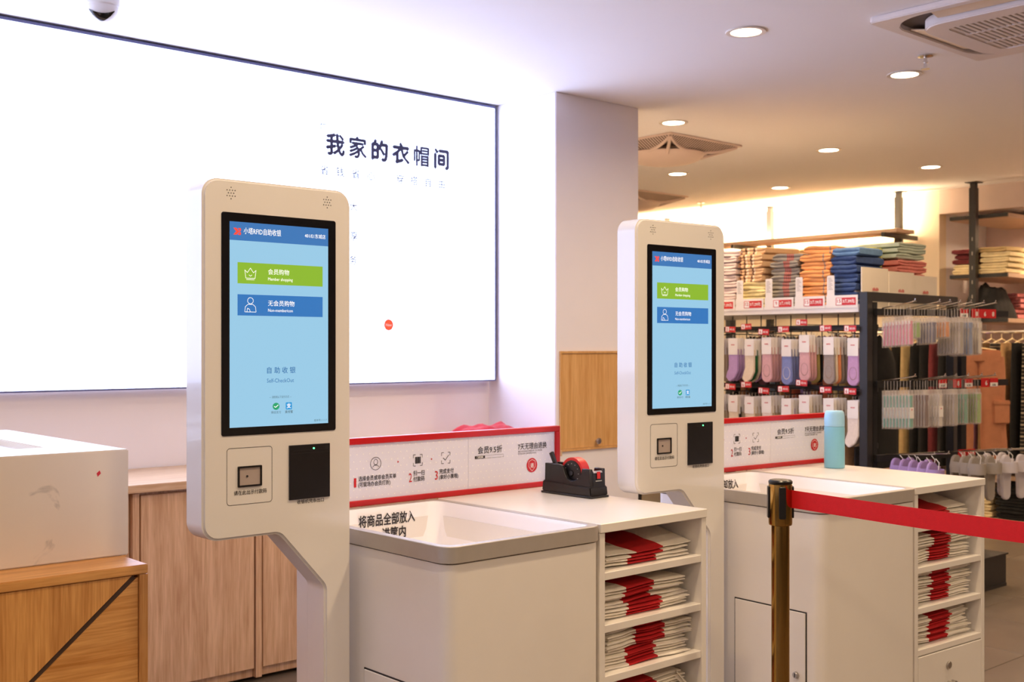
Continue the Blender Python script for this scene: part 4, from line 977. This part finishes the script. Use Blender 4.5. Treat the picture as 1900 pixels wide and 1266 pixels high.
# LED strip on the upper board
led = thing('led_strip', 'warm LED strip lying on the upper shelf board washing the wall', 'light strip', (9.20, 0, 2.476), 0)
MB().box(0, 5.45, 0, .05, 9.3, .02).build('housing', M_plast, led)
MB().box(.005, 5.46, .0205, .045, 9.29, .024).build('diffuser', mat('led_diffuser', (255, 226, 170), .4, emit=10, ec=(255, 214, 150)), led)
ld = bpy.data.lights.new('strip_lamp', 'AREA'); ld.shape = 'RECTANGLE'; ld.size = .04; ld.size_y = 3.8; ld.energy = 330; ld.color = (1, .76, .46)
lo = bpy.data.objects.new('strip_lamp', ld); col.objects.link(lo); lo.parent = led; lo.location = (.025, 7.38, .03); lo.rotation_euler = (R(180), R(35), 0)
GF = 'folded clothes on the far shelves'
for i, y in enumerate((5.45, 5.75, 6.05)): stack('folded_garment', (9.12, y, 2.2005), rz, .26, .24, .05, 3 - (i == 1), F_tn if i != 1 else F_br, '%s folded garment above the towels, %s' % ('brown' if i == 1 else 'tan', ('right heap', 'middle heap', 'left heap')[i]), 'garment', GF, .015)
# shelf bay in the recess
for z, nm in ((2.56, 'upper'), (2.065, 'middle'), (1.69, 'lower')):
    t = thing('recess_shelf', '%s shelf of the recess bay behind the right black post' % nm, 'shelf', (0, 0, z), 0, 'recess shelves')
    MB().box(9.30, 4.36, -.035, 10.32, 4.86, 0).build('board', M_board, t, bev=.002, seg=1)
    MB().box(9.282, 4.36, -.03, 9.299, 4.86, 0).build('end_bar', M_blackm, t)
zz = 2.0655
stack('folded_garment', (9.44, 4.755, zz), rz, .18, .26, .045, 2, F_cr, 'cream folded garment under the maroon ones', 'garment', GF, .01)
stack('folded_garment', (9.44, 4.755, zz + .09), rz, .18, .26, .042, 3, F_mr, 'maroon folded garment on the recess shelf', 'garment', GF, .015)
stack('folded_garment', (9.46, 4.50, zz), rz, .25, .28, .045, 5, F_cr, 'cream folded garment right of the black post', 'garment', GF, .015, F_bg)
stack('folded_garment', (9.80, 4.58, zz), rz, .28, .28, .048, 5, F_cr, 'cream folded garment in the second row of the recess shelf', 'garment', GF, .015, F_bg)
stack('folded_garment', (10.12, 4.55, zz), rz, .28, .28, .05, 4, F_bg, 'beige folded garment at the back of the recess shelf', 'garment', GF, .015)
o = cloth_heap('black_bag', .20, .16, .34, F_bk, 5); o.location = (9.50, 4.62, 1.6905); tag(o, 'black soft bag on the lower recess shelf behind the post', 'bag')
M_ps = mat('pink_black_print_cloth', (196, 120, 124), .9, var=.5, vs=40); M_wh2 = mat('off_white_cloth', (214, 196, 172), .9, var=.1, vs=30)
stack('folded_garment', (9.86, 4.58, 1.6905), rz, .22, .24, .045, 5, M_ps, 'pink and black patterned folded garment on the lower recess shelf', 'garment', GF, .02)
stack('folded_garment', (10.14, 4.55, 1.6905), rz, .26, .24, .045, 4, M_wh2, 'off-white folded garment on the lower recess shelf', 'garment', GF, .02)
# garment rail in front of the far wall
rl = thing('garment_rail', 'chrome garment rail along the far wall under the recess shelf', 'rail', (8.97, 0, 1.575))
MB().cyl((0, 2.56, 0), (0, 5.78, 0), .012, n=12).build('tube', M_chrome, rl)
for y in (2.55, 5.75): MB().box(-.015, y, -1.575, .015, y + .03, .01).build('leg', M_blackm, rl)
M_pl = stripes('black_white_plaid', (40, 38, 38), [(0, .006, (190, 176, 156)), (.03, .004, (140, 126, 110))], 2, .9, .09)
fl = [('black', F_bk), ('brown', F_br), ('striped white', T1), ('black', F_bk), ('dark brown', F_br), ('tan', F_tn), ('black', F_bk), ('olive brown', F_bg), ('black', F_bk), ('black', F_bk), ('maroon', F_mr), ('black', F_bk), ('dark plaid', M_pl), ('black', F_bk), ('lavender', F_lv), ('brown', F_br), ('dark plaid', M_pl), ('tan', F_tn), ('black', F_bk), ('dark plaid', M_pl), ('brown', F_br)]
M_wh = mat('cream_hanger', (226, 204, 160), .5)
for i, (nm, m) in enumerate(fl):
    y = 5.62 - i * .085
    garment((8.97, y, 1.571), 0, .40, 1.0, .06, m, '%s trousers on the far rail, %s the %s ones%s' % (nm, 'right of' if i else 'left of', fl[i - 1][0] if i else fl[1][0], (', near the recess', ', behind the rack', '')[0 if i > 12 else 1 if i > 4 else 2]), i % 6, False, M_wh, 'trousers on the far rail', .085)
# terracotta cargo trousers hung facing out
t = thing('cargo_trousers', 'terracotta cargo trousers hanging face-out behind the hook rack', 'trousers', (8.34, 4.15, 1.40), R(-45))
def leg_loft(sx):
    rg = []
    for j in range(11):
        q = j / 10; z = -.02 - q * .80; cx = sx * (.095 + .035 * q); a = .105 * (1 - .12 * q) * (1 + .06 * math.sin(q * 9)); bb = .055 - .01 * q
        rg.append([(cx + a * math.cos(2 * math.pi * i / 16), bb * math.sin(2 * math.pi * i / 16) * (1 + .2 * noise.noise((i * .8, q * 4, sx))), z) for i in range(16)])
    return MB().loft(rg)
for sx in (-1, 1):
    lg = leg_loft(sx).build('trouser_leg', F_or, t, smooth=True, ang=70)
    MB().box(sx * .16 - .06, -.066, -.52, sx * .16 + .06, -.04, -.36).build('cargo_pocket', F_or, lg, bev=.008)
    MB().box(sx * .16 - .062, -.070, -.38, sx * .16 + .062, -.042, -.345).build('pocket_flap', F_or, lg, bev=.006)
MB().prism(fillet([(-.17, -.06), (.17, -.06), (.16, .03), (-.16, .03)], .02, 3), 'y', -.05, .05).build('waistband', F_or, t, bev=.01)
MB().tube([(-.14, 0, .03), (0, 0, .05), (.14, 0, .03)], .006, 6).tube([(0, 0, .05), (0, .0, .14), (.0, .86, .17)], .004, 6).build('hanger', M_wh, t, smooth=True)
# low shelf with folded stacks
board(8.80, 2.6, .45, 9.40, 5.70, 'low shelf board near the floor under the far trousers')
board(8.80, 2.6, .10, 9.40, 5.70, 'base shelf board on the floor under the far trousers', .095)
for i, (y, m, nm, n) in enumerate(((4.42, F_cr, 'cream', 5), (4.12, F_bk, 'black', 6), (3.82, F_bk, 'black', 5), (4.75, F_bg, 'beige', 5), (5.05, F_bk, 'black', 5), (5.35, F_br, 'brown', 5))):
    stack('folded_garment', (9.0, y, .1005), rz, .27, .30, .05, n, m, '%s folded garment on the base shelf, %s stack' % (nm, ('cream', 'first black', 'second black', 'beige', 'third black', 'brown')[i]), 'garment', GF, .012)
